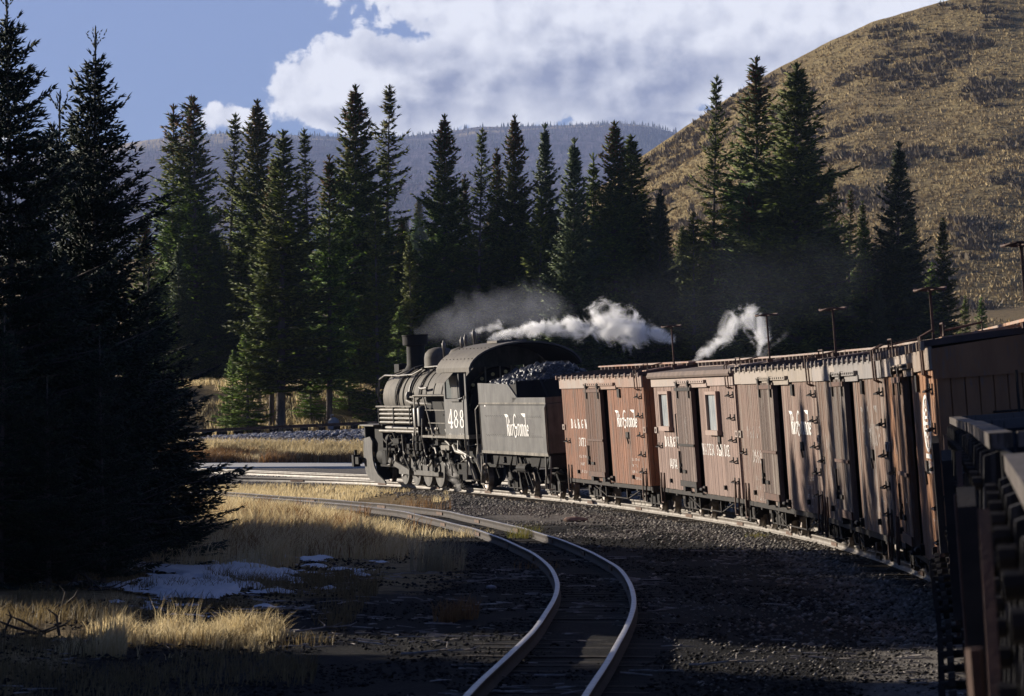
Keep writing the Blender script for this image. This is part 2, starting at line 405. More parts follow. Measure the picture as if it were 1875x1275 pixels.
# ------------------------------------------------------------------ hills
def ridge(name, az, ridge_px, y0, y1, e0, power, seed, rough, back, nt=120, taper=None):
    """slope that climbs from y0 to its ridge at y1"""
    A = az[None, :] + 0 * np.linspace(0, 1, nt)[:, None]; T = np.linspace(0, 1, nt)[:, None] + 0 * A
    rp = ridge_px[None, :]
    Yf = y0 + (y1 - y0) * T
    e = e0 + (rp - e0) * T ** power
    X = (A - 937.5) / F * Yf; 
    n = fbm(X / rough, Yf / rough, 5, seed) - .5
    Z = CAMZ + e / F * Yf + n * rough * .10 * np.clip(T * 4, 0, 1) * np.clip((1.02 - T) * 8, .12, 1)
    # back side
    TB = np.linspace(.04, 1, 24)[:, None]; YB = y1 * (1 + back * TB) + 0 * A[:1]; XB = (A[:1] - 937.5) / F * (y1 + 0 * TB) * (1 + back * TB * .5)
    ZB = Z[-1:] * (1 - TB ** 1.3) - 5 * TB
    return grid_mesh(name, np.vstack([X, XB]), np.vstack([Yf, YB]), np.vstack([Z, ZB])), (X, Yf, Z)
az = np.linspace(-900, 2500, 340)
rp = HOR - np.interp(az, [-900, -300, 37, 150, 230, 330, 430, 540, 640, 740, 810, 870, 980, 1050, 1130, 1190, 1235, 1330, 1500, 2500], [330, 300, 290, 275, 262, 250, 243, 247, 252, 250, 242, 233, 230, 228, 226, 231, 242, 275, 330, 420])
rp = rp + 3 * (fbm(az / 60, az * 0, 3, 3) - .5)
me, MT = ridge('far_mountain', az, rp, 3000, 6000, HOR - 425, .75, 41, 520, .5, 130)
def mountain_mat():
    t = newmat('burnt_mountainside'); P = t.node('ShaderNodeNewGeometry').outputs['Position']
    n = t.noise(P, .0023, 6, .6); sep = t.node('ShaderNodeSeparateXYZ'); t.l.new(P, sep.inputs[0])
    st = t.noise(t.mapping(P, (1, .12, .12)), .08, 4, .75)
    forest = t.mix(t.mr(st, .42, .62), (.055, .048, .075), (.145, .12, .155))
    grass = t.mix(t.noise(P, .015, 5, .7), (.24, .18, .10), (.50, .40, .24))
    leftside = t.mr(sep.outputs[0], -540, -380, 1, 0); high = t.mr(sep.outputs[2], 345, 410)
    mk = t.m('MULTIPLY', leftside, high); mk = t.mr(t.m('ADD', mk, t.m('MULTIPLY', t.m('SUBTRACT', n, .5), 1.6)), .35, .55)
    top = t.mr(sep.outputs[1], 5740, 5840); mk = t.m('MAXIMUM', mk, t.m('MULTIPLY', top, t.mr(n, .42, .5)))
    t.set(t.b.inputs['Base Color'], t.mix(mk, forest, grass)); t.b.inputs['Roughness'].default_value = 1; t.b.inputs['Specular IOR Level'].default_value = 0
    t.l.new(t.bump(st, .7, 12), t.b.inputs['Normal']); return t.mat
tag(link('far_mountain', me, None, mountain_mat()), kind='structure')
az2 = np.linspace(1020, 3300, 420)
rp2 = HOR - np.interp(az2, [1020, 1100, 1190, 1235, 1300, 1365, 1430, 1525, 1600, 1715, 1830, 2200, 2800, 3300], [420, 340, 275, 245, 201, 158, 118, 72, 38, 4, -25, -70, 60, 200])
rp2 = rp2 + 5 * (fbm(az2 / 40, az2 * 0, 3, 8) - .5)
me, HT = ridge('grassy_hill', az2, rp2, 300, 560, HOR - 640, 1.0, 51, 42, .6, 260)
def gh(x, y):
    z = gz(x, y); m = np.minimum(dist_line(x, y, MAIN) - 1.6, dist_line(x, y, TR2) - 1.4); z = np.where(m < 0, np.minimum(z, -.155), z)
    return np.where(dist_line(x, y, SID) < 1.5, -.150 + .035 * (fbm(np.asarray(x) / .9, np.asarray(y) / .9, 3, 71) - .5), z)
def hill_mat():
    t = newmat('dry_hillside'); P = t.node('ShaderNodeNewGeometry').outputs['Position']
    n = t.noise(P, .05, 6, .6); f = t.noise(t.mapping(P, (1, .5, 1)), 1.3, 6, .8); b = t.noise(P, .16, 5, .65)
    g = t.mix(t.mr(f, .3, .68), (.22, .165, .08), (.70, .56, .30)); g = t.mix(t.mr(n, .42, .62, 0, .75), g, (.34, .26, .15))
    c = t.mix(t.mr(b, .50, .66, 0, .7), g, (.26, .21, .14)); b2 = t.noise(t.mapping(P, (1, .5, 1)), .4, 5, .7); c = t.mix(t.mr(b2, .52, .66, 0, .6), c, (.22, .175, .12))
    t.set(t.b.inputs['Base Color'], c); t.b.inputs['Roughness'].default_value = 1; t.b.inputs['Specular IOR Level'].default_value = 0
    t.l.new(t.bump(t.m('ADD', f, t.m('MULTIPLY', b, 1.5)), 1.0, 1.3), t.b.inputs['Normal']); return t.mat
tag(link('grassy_hill', me, None, hill_mat()), kind='structure')

def blobs(name, P, S, mat, seed=3, squash=.6):
    """many small lumpy shrubs in one mesh: P (n,3), S (n,)"""
    import bmesh
    bm = bmesh.new(); bmesh.ops.create_icosphere(bm, subdivisions=2, radius=1); v0 = np.array([v.co[:] for v in bm.verts]); f0 = np.array([[v.index for v in f.verts] for f in bm.faces]); bm.free()
    rg = np.random.default_rng(seed); n = len(P)
    V = v0[None] * (1 + .45 * (rg.random((n, len(v0), 1)) - .5)) * (S[:, None, None]) * np.array([1, 1, squash]) * (.7 + .6 * rg.random((n, 1, 3)))
    V = V + P[:, None, :]; Fc = f0[None] + (np.arange(n) * len(v0))[:, None, None]
    return link(name, mesh_np(name, V.reshape(-1, 3), Fc.reshape(-1, 3)), None, mat)
HX, HY, HZ = HT
def tufts(name, P, H, Rr, k, mat, seed, label, cat):
    """k narrow upright faces leaning out of every point"""
    rg = np.random.default_rng(seed); n = len(P); a = rg.random((n, k)) * 6.283; ro = rg.random((n, k)) * Rr[:, None]
    B = P[:, None] + np.stack([np.cos(a) * ro, np.sin(a) * ro, -.05 + 0 * a], -1); sd = np.stack([-np.sin(a), np.cos(a), 0 * a], -1) * (Rr[:, None] * .32)[..., None] * rg.uniform(.6, 1.3, (n, k, 1))
    T = B + np.stack([np.cos(a) * Rr[:, None] * .5, np.sin(a) * Rr[:, None] * .5, H[:, None] * rg.uniform(.6, 1.1, (n, k))], -1) + rg.normal(0, .1, (n, k, 3)) * Rr[:, None, None]
    V = np.stack([B - sd, B + sd, T], 2).reshape(-1, 3); return tag(link(name, mesh_np(name, V, np.arange(len(V)).reshape(-1, 3)), None, mat), label, cat, kind='stuff')
def on_hill(n, seed):
    rg = np.random.default_rng(seed); fi = 1 + rg.random(n) * (HX.shape[0] - 4); fj = 1 + rg.random(n) * (HX.shape[1] - 3); i = fi.astype(int); j = fj.astype(int); u = (fi - i)[:, None]; v = (fj - j)[:, None]
    G = np.stack([HX, HY, HZ], -1); return (G[i, j] * (1 - u) + G[i + 1, j] * u) * (1 - v) + (G[i, j + 1] * (1 - u) + G[i + 1, j + 1] * u) * v
Pb = on_hill(60000, 5); Pb = Pb[(Pb[:, 0] < 125)]; d = fbm(Pb[:, 0] / 8, Pb[:, 1] / 11, 4, 77); rgh = np.random.default_rng(6).random(len(Pb))
kb = d > .56 + .10 * (rgh - .3); Pq = Pb[kb][:7500]
M_SAGE = pmat('sage_brush', (.27, .225, .165), (.16, .135, .10), .8, 1, 0, 0, 6, 0, isl=.35)
tufts('sagebrush', Pq, .35 + .55 * np.random.default_rng(7).random(len(Pq)), .45 + .55 * np.random.default_rng(8).random(len(Pq)) ** 2, 16, M_SAGE, 9, 'low grey brush in patches over the dry grass hill', 'brush')
Pg = on_hill(150000, 15); Pg = Pg[(Pg[:, 0] < 125)][:62000]
M_TUSS = pmat('tussock_grass', (.62, .49, .27), (.34, .26, .14), .25, 1, 0, 0, 6, 0, isl=.4)
tufts('tussock_grass', Pg, .22 + .28 * np.random.default_rng(17).random(len(Pg)), .22 + .22 * np.random.default_rng(18).random(len(Pg)), 4, M_TUSS, 19, 'dry golden tussocks covering the hill', 'grass')

rgq = np.random.default_rng(33); Xq = rgq.uniform(14, 60, 14000); Yq = 172 + 140 * rgq.random(14000) ** 1.3
tufts('meadow_grass', np.c_[Xq, Yq, gz(Xq, Yq)], .18 + .25 * rgq.random(14000), .15 + .2 * rgq.random(14000), 4, M_TUSS, 34, 'dry meadow grass at the foot of the hill on the right', 'grass')

# trees too far to count on the distant ridge and slope
MX, MY, MZ = MT
def spikes(name, P, H, W, mat, seed=1, label='', cat='forest'):
    n = len(P); a = np.arange(5) * 2 * np.pi / 5
    ring = np.stack([np.cos(a), np.sin(a), 0 * a], 1)[None] * W[:, None, None]
    V = np.concatenate([P[:, None] + ring, P[:, None] + np.stack([0 * H, 0 * H, H], 1)[:, None]], 1)
    f = np.array([[i, (i + 1) % 5, 5] for i in range(5)]); Fc = f[None] + (np.arange(n) * 6)[:, None, None]
    return tag(link(name, mesh_np(name, V.reshape(-1, 3), Fc.reshape(-1, 3)), None, mat), label, cat, kind='stuff')
rg = np.random.default_rng(15); n = 16000; ii = (rg.random(n) ** .6 * (MX.shape[0] - 6)).astype(int) + 3; jj = rg.integers(2, MX.shape[1] - 2, n)
Pm = np.stack([MX[ii, jj] + rg.normal(0, 10, n), MY[ii, jj], MZ[ii, jj] - .5], 1)
dd = fbm(Pm[:, 0] / 300, Pm[:, 1] / 600, 4, 13); Pm2 = Pm[(dd > .40)]
spikes('standing_dead_forest', Pm2, 5 + 6 * rg.random(len(Pm2)), .6 + .6 * rg.random(len(Pm2)), pmat('dead_timber', (.22, .20, .20), (.10, .095, .105), .05, 1, 0, 0, 1, 0, isl=.5), 1, 'grey standing dead forest on the far blue mountainside')
n = 900; jj = rg.integers(4, MX.shape[1] - 4, n); ii = MX.shape[0] - 1 - rg.integers(0, 5, n)
Pr = np.stack([MX[ii, jj] + rg.normal(0, 8, n), MY[ii, jj], MZ[ii, jj] - .5], 1)
keep = fbm(Pr[:, 0] / 120, Pr[:, 1] * 0, 3, 99) > .44; Pr = Pr[keep]
spikes('ridge_forest', Pr, 4 + 7 * rg.random(len(Pr)) ** 2, 1.3 + .9 * rg.random(len(Pr)), pmat('ridge_spruce', (.035, .045, .04), (.02, .028, .025), .05, 1, 0, 0, 1, 0), 1, 'thin line of small conifers along the far ridge top')
# ------------------------------------------------------------------ railway tracks
GA = .914 / 2
M_RAIL = pmat('worn_rail_steel', (.26, .24, .21), (.15, .125, .105), 6, .55, .2, .15, 40, .4)
def rail_mat(name, side1, side2):
    t = newmat(name); sp = t.node('ShaderNodeSeparateXYZ'); t.l.new(t.pos, sp.inputs[0]); g = t.node('ShaderNodeNewGeometry'); sn = t.node('ShaderNodeSeparateXYZ'); t.l.new(g.outputs['True Normal'], sn.inputs[0])
    n = t.noise(t.pos, 5, 5, .6); top = t.m('MULTIPLY', t.m('GREATER_THAN', sp.outputs[2], -.006), t.m('GREATER_THAN', sn.outputs[2], .35))
    side = t.mix(t.mr(n, .35, .65), side1, side2); hd = t.mix(t.mr(n, .4, .7), (.50, .48, .46), (.34, .31, .29))
    t.set(t.b.inputs['Base Color'], t.mix(top, side, hd)); t.set(t.b.inputs['Roughness'], t.mr(top, 0, 1, .85, .42)); t.set(t.b.inputs['Metallic'], t.mr(top, 0, 1, 0, .5)); return t.mat
M_RAILS = rail_mat('siding_rail', (.050, .036, .028), (.024, .019, .016))
M_RAILD = pmat('rusty_rail', (.16, .10, .07), (.08, .05, .035), 5, .8, .1, .3, 30)
M_TIE = pmat('weathered_tie', (.07, .058, .047), (.03, .026, .023), 6, .95, 0, .6, 30, .1, (1, .2, 1))
M_TIEL = pmat('grey_dry_tie', (.17, .14, .11), (.07, .055, .045), 6, .95, 0, .6, 30, .1, (1, .2, 1))
RP = [(-.045, -.13), (.045, -.13), (.045, -.118), (.008, -.105), (.008, -.04), (.029, -.03), (.029, -.004), (.023, 0), (-.023, 0), (-.029, -.004), (-.029, -.03), (-.008, -.04), (-.008, -.105), (-.045, -.118)]
def normals(L):
    d = np.gradient(L, axis=0); d /= np.hypot(d[:, 0], d[:, 1])[:, None]; return np.stack([d[:, 1], -d[:, 0]], 1)   # right hand side
def rail_mesh(L, off, zf=None, jog=0):
    N = normals(L); C = L + N * off; n = len(C); k = len(RP); V = []
    for i in range(n):
        z = 0 if zf is None else float(zf(C[i, 0]))
        wz = jog * math.sin(i * .9) ; ox = jog * math.sin(i * .5 + off * 3)
        for u, v in RP: V.append((C[i, 0] + N[i, 0] * (u + ox), C[i, 1] + N[i, 1] * (u + ox), z + v + wz * .6))
    Fq = [(i * k + j, i * k + (j + 1) % k, (i + 1) * k + (j + 1) % k, (i + 1) * k + j)[::-1] for i in range(n - 1) for j in range(k)]
    return mesh_np('rail', V, Fq)
def box_mesh(name, sx, sy, sz): return MB().box(-sx / 2, sx / 2, -sy / 2, sy / 2, -sz, 0).mesh(name)
TIE_ME = [box_mesh('tie', 1.85 + .1 * k, .17 + .012 * k, .15) for k in range(3)]
PLATE = MB().box(-.10, .10, -.07, .07, 0, .012).box(-.062, -.045, -.02, .02, .012, .04).box(.045, .062, -.02, .02, .012, .04).mesh('plate')
JB = MB().box(.010, .028, -.3, .3, -.10, -.042).mesh('joint_bar')
for k in range(4): pass
def track(name, L, label, mr_, mt, ymin=0, ymax=200, space=.62, zf=None, jog=0, ties=True, joints=True, zoff=0):
    root = empty(name, (0, 0, zoff)); tag(root, label, 'railway track')
    for s in (-1, 1): link('rail', rail_mesh(L, s * GA, zf, jog), root, mr_)
    if ties:
        s = np.r_[0, np.cumsum(np.hypot(*np.diff(L, axis=0).T))]; N = normals(L)
        for q in np.arange(.3, s[-1] - .3, space):
            x, y = np.interp(q, s, L[:, 0]), np.interp(q, s, L[:, 1])
            if y < ymin or y > ymax: continue
            nx, ny = np.interp(q, s, N[:, 0]), np.interp(q, s, N[:, 1]); z = 0 if zf is None else float(zf(x))
            me = random.choice(TIE_ME)
            if not me.materials: me.materials.append(mt)
            o = link('tie', me, root); o.location = (x + random.uniform(-.07, .07), y + random.uniform(-.04, .04), z - .1305 - random.uniform(0, .014)); o.rotation_euler = (0, 0, math.atan2(ny, nx) + random.uniform(-.03, .03))
            if o.data.materials[0] is not mt: o.material_slots[0].link = 'OBJECT'; o.material_slots[0].material = mt
        if joints:
            for q in np.arange(2.0, s[-1] - 1, 5.1):
                for sd in (-1, 1):
                    qq = q + (1.8 if sd > 0 else 0)
                    x, y = np.interp(qq, s, L[:, 0]), np.interp(qq, s, L[:, 1]); nx, ny = np.interp(qq, s, N[:, 0]), np.interp(qq, s, N[:, 1])
                    if y < ymin or y > 115: continue
                    if not JB.materials: JB.materials.append(M_RAILD)
                    o = link('joint_bar', JB, root); o.location = (x + nx * sd * GA, y + ny * sd * GA, 0); o.rotation_euler = (0, 0, math.atan2(ny, nx) + math.pi)
    return root
track('railway_track', MAIN, 'curved main line under the steam train', M_RAIL, M_TIEL, 22, 130)
track('railway_track', SID, 'curving siding with pale worn rails in the dark foreground cinders', M_RAILS, M_TIE, 22, 100, .6, None, .006, zoff=-.01)
track('railway_track', TR2, 'short track between the main line and the road', M_RAIL, M_TIEL, 0, 150, .9, joints=False, zoff=.0)
track('railway_track', UPT, 'upper track on its stone embankment under the spruces', M_RAILD, M_TIE, 0, 200, .7, lambda x: up_z(x) + .16, joints=False)

# ------------------------------------------------------------------ loose stones, cinders, sticks
def rocks(name, P, S, mat, seed=2, label='', cat='gravel', flat=.6):
    rg = np.random.default_rng(seed); n = len(P)
    v0 = np.array([(1, 0, 0), (0, 1, 0), (-1, 0, 0), (0, -1, 0), (0, 0, 1), (0, 0, -.6)], float)
    f0 = np.array([(0, 1, 4), (1, 2, 4), (2, 3, 4), (3, 0, 4), (1, 0, 5), (2, 1, 5), (3, 2, 5), (0, 3, 5)])
    V = v0[None] * (.7 + .6 * rg.random((n, 6, 3))) * S[:, None, None] * np.array([1, 1, flat])
    a = rg.random(n) * 6.28; c, s = np.cos(a)[:, None], np.sin(a)[:, None]
    V = np.stack([V[..., 0] * c - V[..., 1] * s, V[..., 0] * s + V[..., 1] * c, V[..., 2]], -1) + P[:, None]
    return tag(link(name, mesh_np(name, V.reshape(-1, 3), (f0[None] + (np.arange(n) * 6)[:, None, None]).reshape(-1, 3)), None, mat), label, cat, kind='stuff')
M_GRAV = pmat('ballast_stone', (.31, .28, .245), (.10, .092, .083), 3, .9, 0, 0, 1, .15, isl=.55)
M_CIND = pmat('cinder_lump', (.032, .030, .030), (.012, .012, .012), 3, .95, 0, 0, 1, .15, isl=.8)
M_PALE = pmat('ballast_stone_pale', (.50, .49, .50), (.26, .25, .26), 3, .9, 0, 0, 1, .15, isl=.5)
rg = np.random.default_rng(31)
def scatter_line(L, n, half, ymin, ymax, rg):
    s = np.r_[0, np.cumsum(np.hypot(*np.diff(L, axis=0).T))]; N = normals(L); q = rg.random(n) * s[-1]
    x, y = np.interp(q, s, L[:, 0]), np.interp(q, s, L[:, 1]); nx, ny = np.interp(q, s, N[:, 0]), np.interp(q, s, N[:, 1])
    o = rg.normal(0, half, n); X, Y = x + nx * o, y + ny * o; k = (Y > ymin) & (Y < ymax); return X[k], Y[k]
X, Y = scatter_line(MAIN, 52000, 1.35, 36, 122, rg); zz = gh(X, Y) + .02
rocks('ballast', np.c_[X, Y, zz], .018 + .035 * rg.random(len(X)) ** 2, M_GRAV, 4, 'pale crushed stone ballast along the main line')
X = rg.uniform(-1.5, 6, 26000); Y = rg.uniform(64, 92, 26000); k = (fbm(X / 1.5, Y / 4, 3, 61) > .47) & (X < np.interp(Y, MAIN[:, 1], MAIN[:, 0]) + .3) & (X > np.interp(Y, SID[:, 1], SID[:, 0]) + .7)
X, Y = X[k], Y[k]; rocks('gravel', np.c_[X, Y, gh(X, Y) + .01], .014 + .03 * rg.random(len(X)) ** 2, M_GRAV, 5, 'scattered grey gravel between the siding and the main line')
X = rg.uniform(-5, 7.5, 60000); Y = 27 + 45 * rg.random(60000) ** 1.4; k = (fbm(X / .8, Y / 1.8, 3, 66) > .45) & (X < np.interp(Y, MAIN[:, 1], MAIN[:, 0]) + 1.5)
X, Y = X[k], Y[k]; rocks('cinders', np.c_[X, Y, gh(X, Y) + .008], .009 + .026 * rg.random(len(X)) ** 3, M_CIND, 6, 'dark cinders covering the yard in the foreground')
X = rg.uniform(1.5, 5, 5000); Y = rg.uniform(30, 45, 5000); X, Y = X[:2200], Y[:2200]; rocks('gravel_patch', np.c_[X, Y, gh(X, Y) + .008], .010 + .02 * rg.random(len(X)) ** 2, M_GRAV, 16, 'thin scatter of paler gravel near the right hand cars')
X = rg.uniform(-30, 14, 26000); Y = rg.uniform(150.4, 154.9, 26000); zz = gh(X, Y)
rocks('embankment_stone', np.c_[X, Y, zz + .02], .04 + .06 * rg.random(len(X)), M_PALE, 7, 'grey stone embankment carrying the upper track')
X, Y = scatter_line(TR2, 6000, .9, 100, 140, rg); rocks('track_gravel', np.c_[X, Y, gh(X, Y) + .02], .02 + .04 * rg.random(len(X)), M_GRAV, 8, 'coarse gravel heaped along the short track before the road')

def sticks(name, P, Ln, W, mat, seed, label):
    rg = np.random.default_rng(seed); n = len(P); a = rg.random(n) * np.pi; a = np.where(rg.random(n) < .7, a * .25 - .3, a)
    d = np.stack([np.cos(a), np.sin(a), rg.normal(0, .06, n)], 1); s = np.stack([-np.sin(a), np.cos(a), 0 * a], 1)
    q = [P - d * Ln[:, None] / 2, P + s * Ln[:, None] * .05 * rg.normal(0, 1, (n, 1)), P + d * Ln[:, None] / 2]
    V = []; 
    for i, p in enumerate(q):
        w = (W * (1, .9, .4)[i])[:, None]
        V += [p + s * w, p + np.array([0, 0, 1]) * w, p - s * w]
    V = np.stack(V, 1); f = []
    for i in range(2):
        for j in range(3): a0, b0 = i * 3 + j, i * 3 + (j + 1) % 3; f += [(a0, b0, b0 + 3), (a0, b0 + 3, a0 + 3)]
    Fc = np.array(f)[None] + (np.arange(n) * 9)[:, None, None]
    return tag(link(name, mesh_np(name, V.reshape(-1, 3), Fc.reshape(-1, 3)), None, mat), label, 'debris', kind='stuff')
M_STICK = pmat('bleached_wood', (.42, .38, .34), (.22, .19, .17), 8, .9, 0, 0, 1, .1, isl=.4)
X = rg.uniform(-4.5, 5, 2600); Y = 27 + 32 * rg.random(2600) ** 1.2; k = (fbm(X / 1.3, Y / 2.5, 3, 68) > .52) & (X < np.interp(Y, MAIN[:, 1], MAIN[:, 0]) - .8)
X, Y = X[k], Y[k]; sticks('wood_litter', np.c_[X, Y, gh(X, Y) + .012], .06 + .34 * rg.random(len(X)) ** 3, .005 + .010 * rg.random(len(X)), M_STICK, 4, 'bleached splinters and twigs littering the foreground cinders')

def bent_stick(L, r, seed, forks=2):
    rnd = random.Random(seed); m = MB(); p = Vector((-L / 2, 0, r)); a = 0; pts = [p.copy()]
    for k in range(6):
        a += rnd.uniform(-.35, .35); p = p + Vector((math.cos(a), math.sin(a), rnd.uniform(-.12, .15))) * L / 6; p.z = max(p.z, r * .8); pts.append(p.copy())
    m.tube(pts, [r * (1 - .1 * i) for i in range(7)], 5)
    for k in range(forks):
        q = pts[rnd.randint(2, 5)]; b = a + rnd.choice((-1, 1)) * rnd.uniform(.5, 1.1); l = L * rnd.uniform(.2, .4)
        m.tube([q, q + Vector((math.cos(b), math.sin(b), .15)) * l * .5, q + Vector((math.cos(b + .3), math.sin(b + .3), .3)) * l], [r * .6, r * .4, r * .2], 4)
    return m.mesh('dead_branch')
BR = [bent_stick(.9, .022, 3), bent_stick(1.3, .028, 5, 3), bent_stick(.6, .018, 8, 1)]
BRL = [((540, 1150), 'pale crooked branch lying in the grass left of the siding'), ((600, 1152), 'long pale stick half buried beside the dry tufts'), ((700, 1128), 'bleached stick at the foot of the russet tuft'), ((770, 1165), 'short pale stick on the sunlit cinder streak'),
       ((800, 1205), 'thin grey stick at the bottom left of the near rail'), ((860, 1120), 'forked pale branch left of the siding rail'), ((520, 1112), 'curved grey branch in front of the dark grass'), ((905, 1070), 'small pale chip of wood by the siding curve'),
       ((1240, 1188), 'grey branch right of the siding on the sunlit streak'), ((1200, 1232), 'dark forked branch beside the right rail at the bottom'), ((1330, 1225), 'long dark branch lying at the bottom centre'), ((1440, 1170), 'pale stick in the gravel streak near the cars')]
for i, ((px, py), lab) in enumerate(BRL):
    x, y = gpt(px, py, -.16); o = link('dead_branch', BR[i % 3], None, M_STICK); o.location = (x, y, float(gh(x, y)) + .005); o.rotation_euler = (0, 0, random.uniform(-.5, .4)); o.scale = (.55, .55, .45); tag(o, lab, 'branch', 'dead branches on the cinders')
# tangle of dark dead roots at the lower left
M_DARKW = pmat('dark_dead_wood', (.09, .075, .065), (.04, .034, .03), 8, .9, 0, 0)
for i, (px, py, sc, lab) in enumerate([(80, 1120, .7, 'dark dead branches tangled at the far lower left'), (150, 1085, .6, 'dark fallen limb beside the snow patch'), (60, 1160, .6, 'dark forked limb lowest in the left corner'), (215, 1050, .6, 'dark twig heap on the edge of the snow')]):
    x, y = gpt(px, py, -.1); m = MB(); rnd = random.Random(40 + i)
    for k in range(9):
        a = rnd.uniform(-.3, 3.4); p = Vector((rnd.uniform(-.3, .3), rnd.uniform(-.3, .3), 0)); q = p + Vector((math.cos(a) * .5, rnd.uniform(-.2, .2), abs(math.sin(a)) * .35)) * sc; e = q + Vector((math.cos(a + .5) * .3, 0, .12)) * sc
        m.tube([p, q, e], [.016, .011, .003], 4)
    o = m.obj('fallen_branches', M_DARKW); o.location = (x, y, float(gh(x, y))); tag(o, lab, 'branches', 'dark fallen branches at the lower left', kind='stuff')
# flat reddish rock by the main line, clump of dirt
def rock(px, py, r, lab, mat, fl=.35):
    import bmesh
    bm = bmesh.new(); bmesh.ops.create_icosphere(bm, subdivisions=3, radius=1)
    for v in bm.verts:
        k = 1 + .5 * (float(fbm(v.co.x * 1.7 + px, v.co.y * 1.7 + v.co.z, 3, 3)) - .5); v.co = Vector((v.co.x * k * r, v.co.y * k * r * .7, v.co.z * k * r * fl))
    me = bpy.data.meshes.new('rock'); bm.to_mesh(me); bm.free(); x, y = gpt(px, py, -.12)
    o = link('rock', me, None, mat); o.location = (x, y, float(gh(x, y)) + r * fl * .4); tag(o, lab, 'rock')
rock(1053, 950, .24, 'flat reddish rock between the siding and the main line', pmat('red_rock', (.36, .24, .18), (.22, .14, .11), 5, .9), .25)
rock(900, 1072, .07, 'small pale stone inside the curve of the siding', M_PALE, .5)

# ------------------------------------------------------------------ snow left in the shade of the spruces
def snow():
    xs = np.linspace(-7.6, -1.8, 240); ys = np.linspace(41, 59, 200); X, Y = np.meshgrid(xs, ys)
    # patch outline in the yard: long and thin
    c = np.exp(-(((X + 4.35) / 1.35) ** 2 + ((Y - 51.5 + .8 * (X + 4.3)) / 3.0) ** 2)) + .35 * np.exp(-(((X + 3.7) / .6) ** 2 + ((Y - 55.5) / 2.0) ** 2)) + .6 * np.exp(-(((X + 4.4) / .9) ** 2 + ((Y - 46) / 1.6) ** 2)) + .5 * np.exp(-(((X + 3.5) / .5) ** 2 + ((Y - 46.5) / 1.2) ** 2))
    h = c * 1.2 - .36 + 1.7 * (fbm(X / .42, Y / .9, 5, 5) - .5)
    Z = gh(X, Y) + np.clip(h * .16, -.05, .06) + .012
    me = grid_mesh('snow_patch', X, Y, Z); import bmesh
    bm = bmesh.new(); bm.from_mesh(me); hh = h.ravel(); bm.verts.ensure_lookup_table()
    bmesh.ops.delete(bm, geom=[v for v in bm.verts if hh[v.index] < -.02], context='VERTS'); bm.to_mesh(me); bm.free()
    return me
t = newmat('old_snow'); t.b.inputs['Base Color'].default_value = (.62, .64, .68, 1); t.b.inputs['Roughness'].default_value = .7; t.l.new(t.bump(t.noise(t.pos, 9, 4), .5, .05), t.b.inputs['Normal'])
tag(link('snow_patch', snow(), None, t.mat), 'thin patch of old snow in the shade of the left spruces', 'snow', kind='stuff')
# ------------------------------------------------------------------ spruces
def foliage_mat(name, c1, c2, tip, brown=0.0, trans=.25):
    t = newmat(name); g = t.node('ShaderNodeNewGeometry'); oi = t.node('ShaderNodeObjectInfo')
    n = t.mr(t.noise(t.pos, 1.6, 3, .6), .35, .65); col = t.mix(n, c1, c2)
    k = t.mr(g.outputs['Random Per Island'], 0, 1, .55, 1.45); cc = t.node('ShaderNodeCombineXYZ'); [t.l.new(k, cc.inputs[i]) for i in range(3)]
    col = t.mix(t.mr(g.outputs['Random Per Island'], .65, 1.0, 0, .8), col, tip)
    col = t.mix(1.0, col, cc.outputs[0], 'MULTIPLY')
    hs = t.node('ShaderNodeHueSaturation'); t.l.new(col, hs.inputs['Color']); t.l.new(t.mr(oi.outputs['Random'], 0, 1, .47, .53), hs.inputs['Hue']); t.l.new(t.mr(oi.outputs['Random'], 0, 1, .75, 1.35), hs.inputs['Value'])
    col = hs.outputs[0]
    if brown:
        sep = t.node('ShaderNodeSeparateXYZ'); t.l.new(t.pos, sep.inputs[0])
        b = t.m('MULTIPLY', t.mr(sep.outputs[2], .62 * 14, .95 * 14), t.mr(g.outputs['Random Per Island'], 1 - brown, 1 - brown + .05)); b = t.m('MULTIPLY', b, t.mr(oi.outputs['Random'], .35, .5))
        col = t.mix(b, col, (.16, .075, .03))
    t.set(t.b.inputs['Base Color'], col); t.b.inputs['Roughness'].default_value = .65; t.b.inputs['Specular IOR Level'].default_value = .25
    tr = t.node('ShaderNodeBsdfTranslucent'); t.set(tr.inputs[0], t.mix(1.0, col, (1.5, 1.7, .7), 'MULTIPLY')); ms = t.node('ShaderNodeMixShader'); ms.inputs[0].default_value = trans
    t.l.new(t.b.outputs[0], ms.inputs[1]); t.l.new(tr.outputs[0], ms.inputs[2]); t.l.new(ms.outputs[0], t.out.inputs[0]); return t.mat
M_BARK = pmat('spruce_bark', (.20, .17, .145), (.09, .075, .065), 5, .95, 0, .8, 14, .1, (1, 1, .3), bdist=.03)
M_SPR = foliage_mat('spruce_needles', (.066, .098, .026), (.11, .138, .034), (.24, .27, .07), .5, .5)
M_SPRB = foliage_mat('blue_spruce_needles', (.055, .082, .040), (.090, .115, .050), (.16, .18, .07), 0, .35)
M_SPRY = foliage_mat('young_spruce_needles', (.09, .13, .028), (.15, .19, .04), (.26, .30, .07), 0, .45)
M_SPRD = foliage_mat('near_spruce_needles', (.016, .028, .020), (.026, .040, .026), (.045, .060, .030), 0, .2)  # darker needles: the shade on the near group is put into the colour

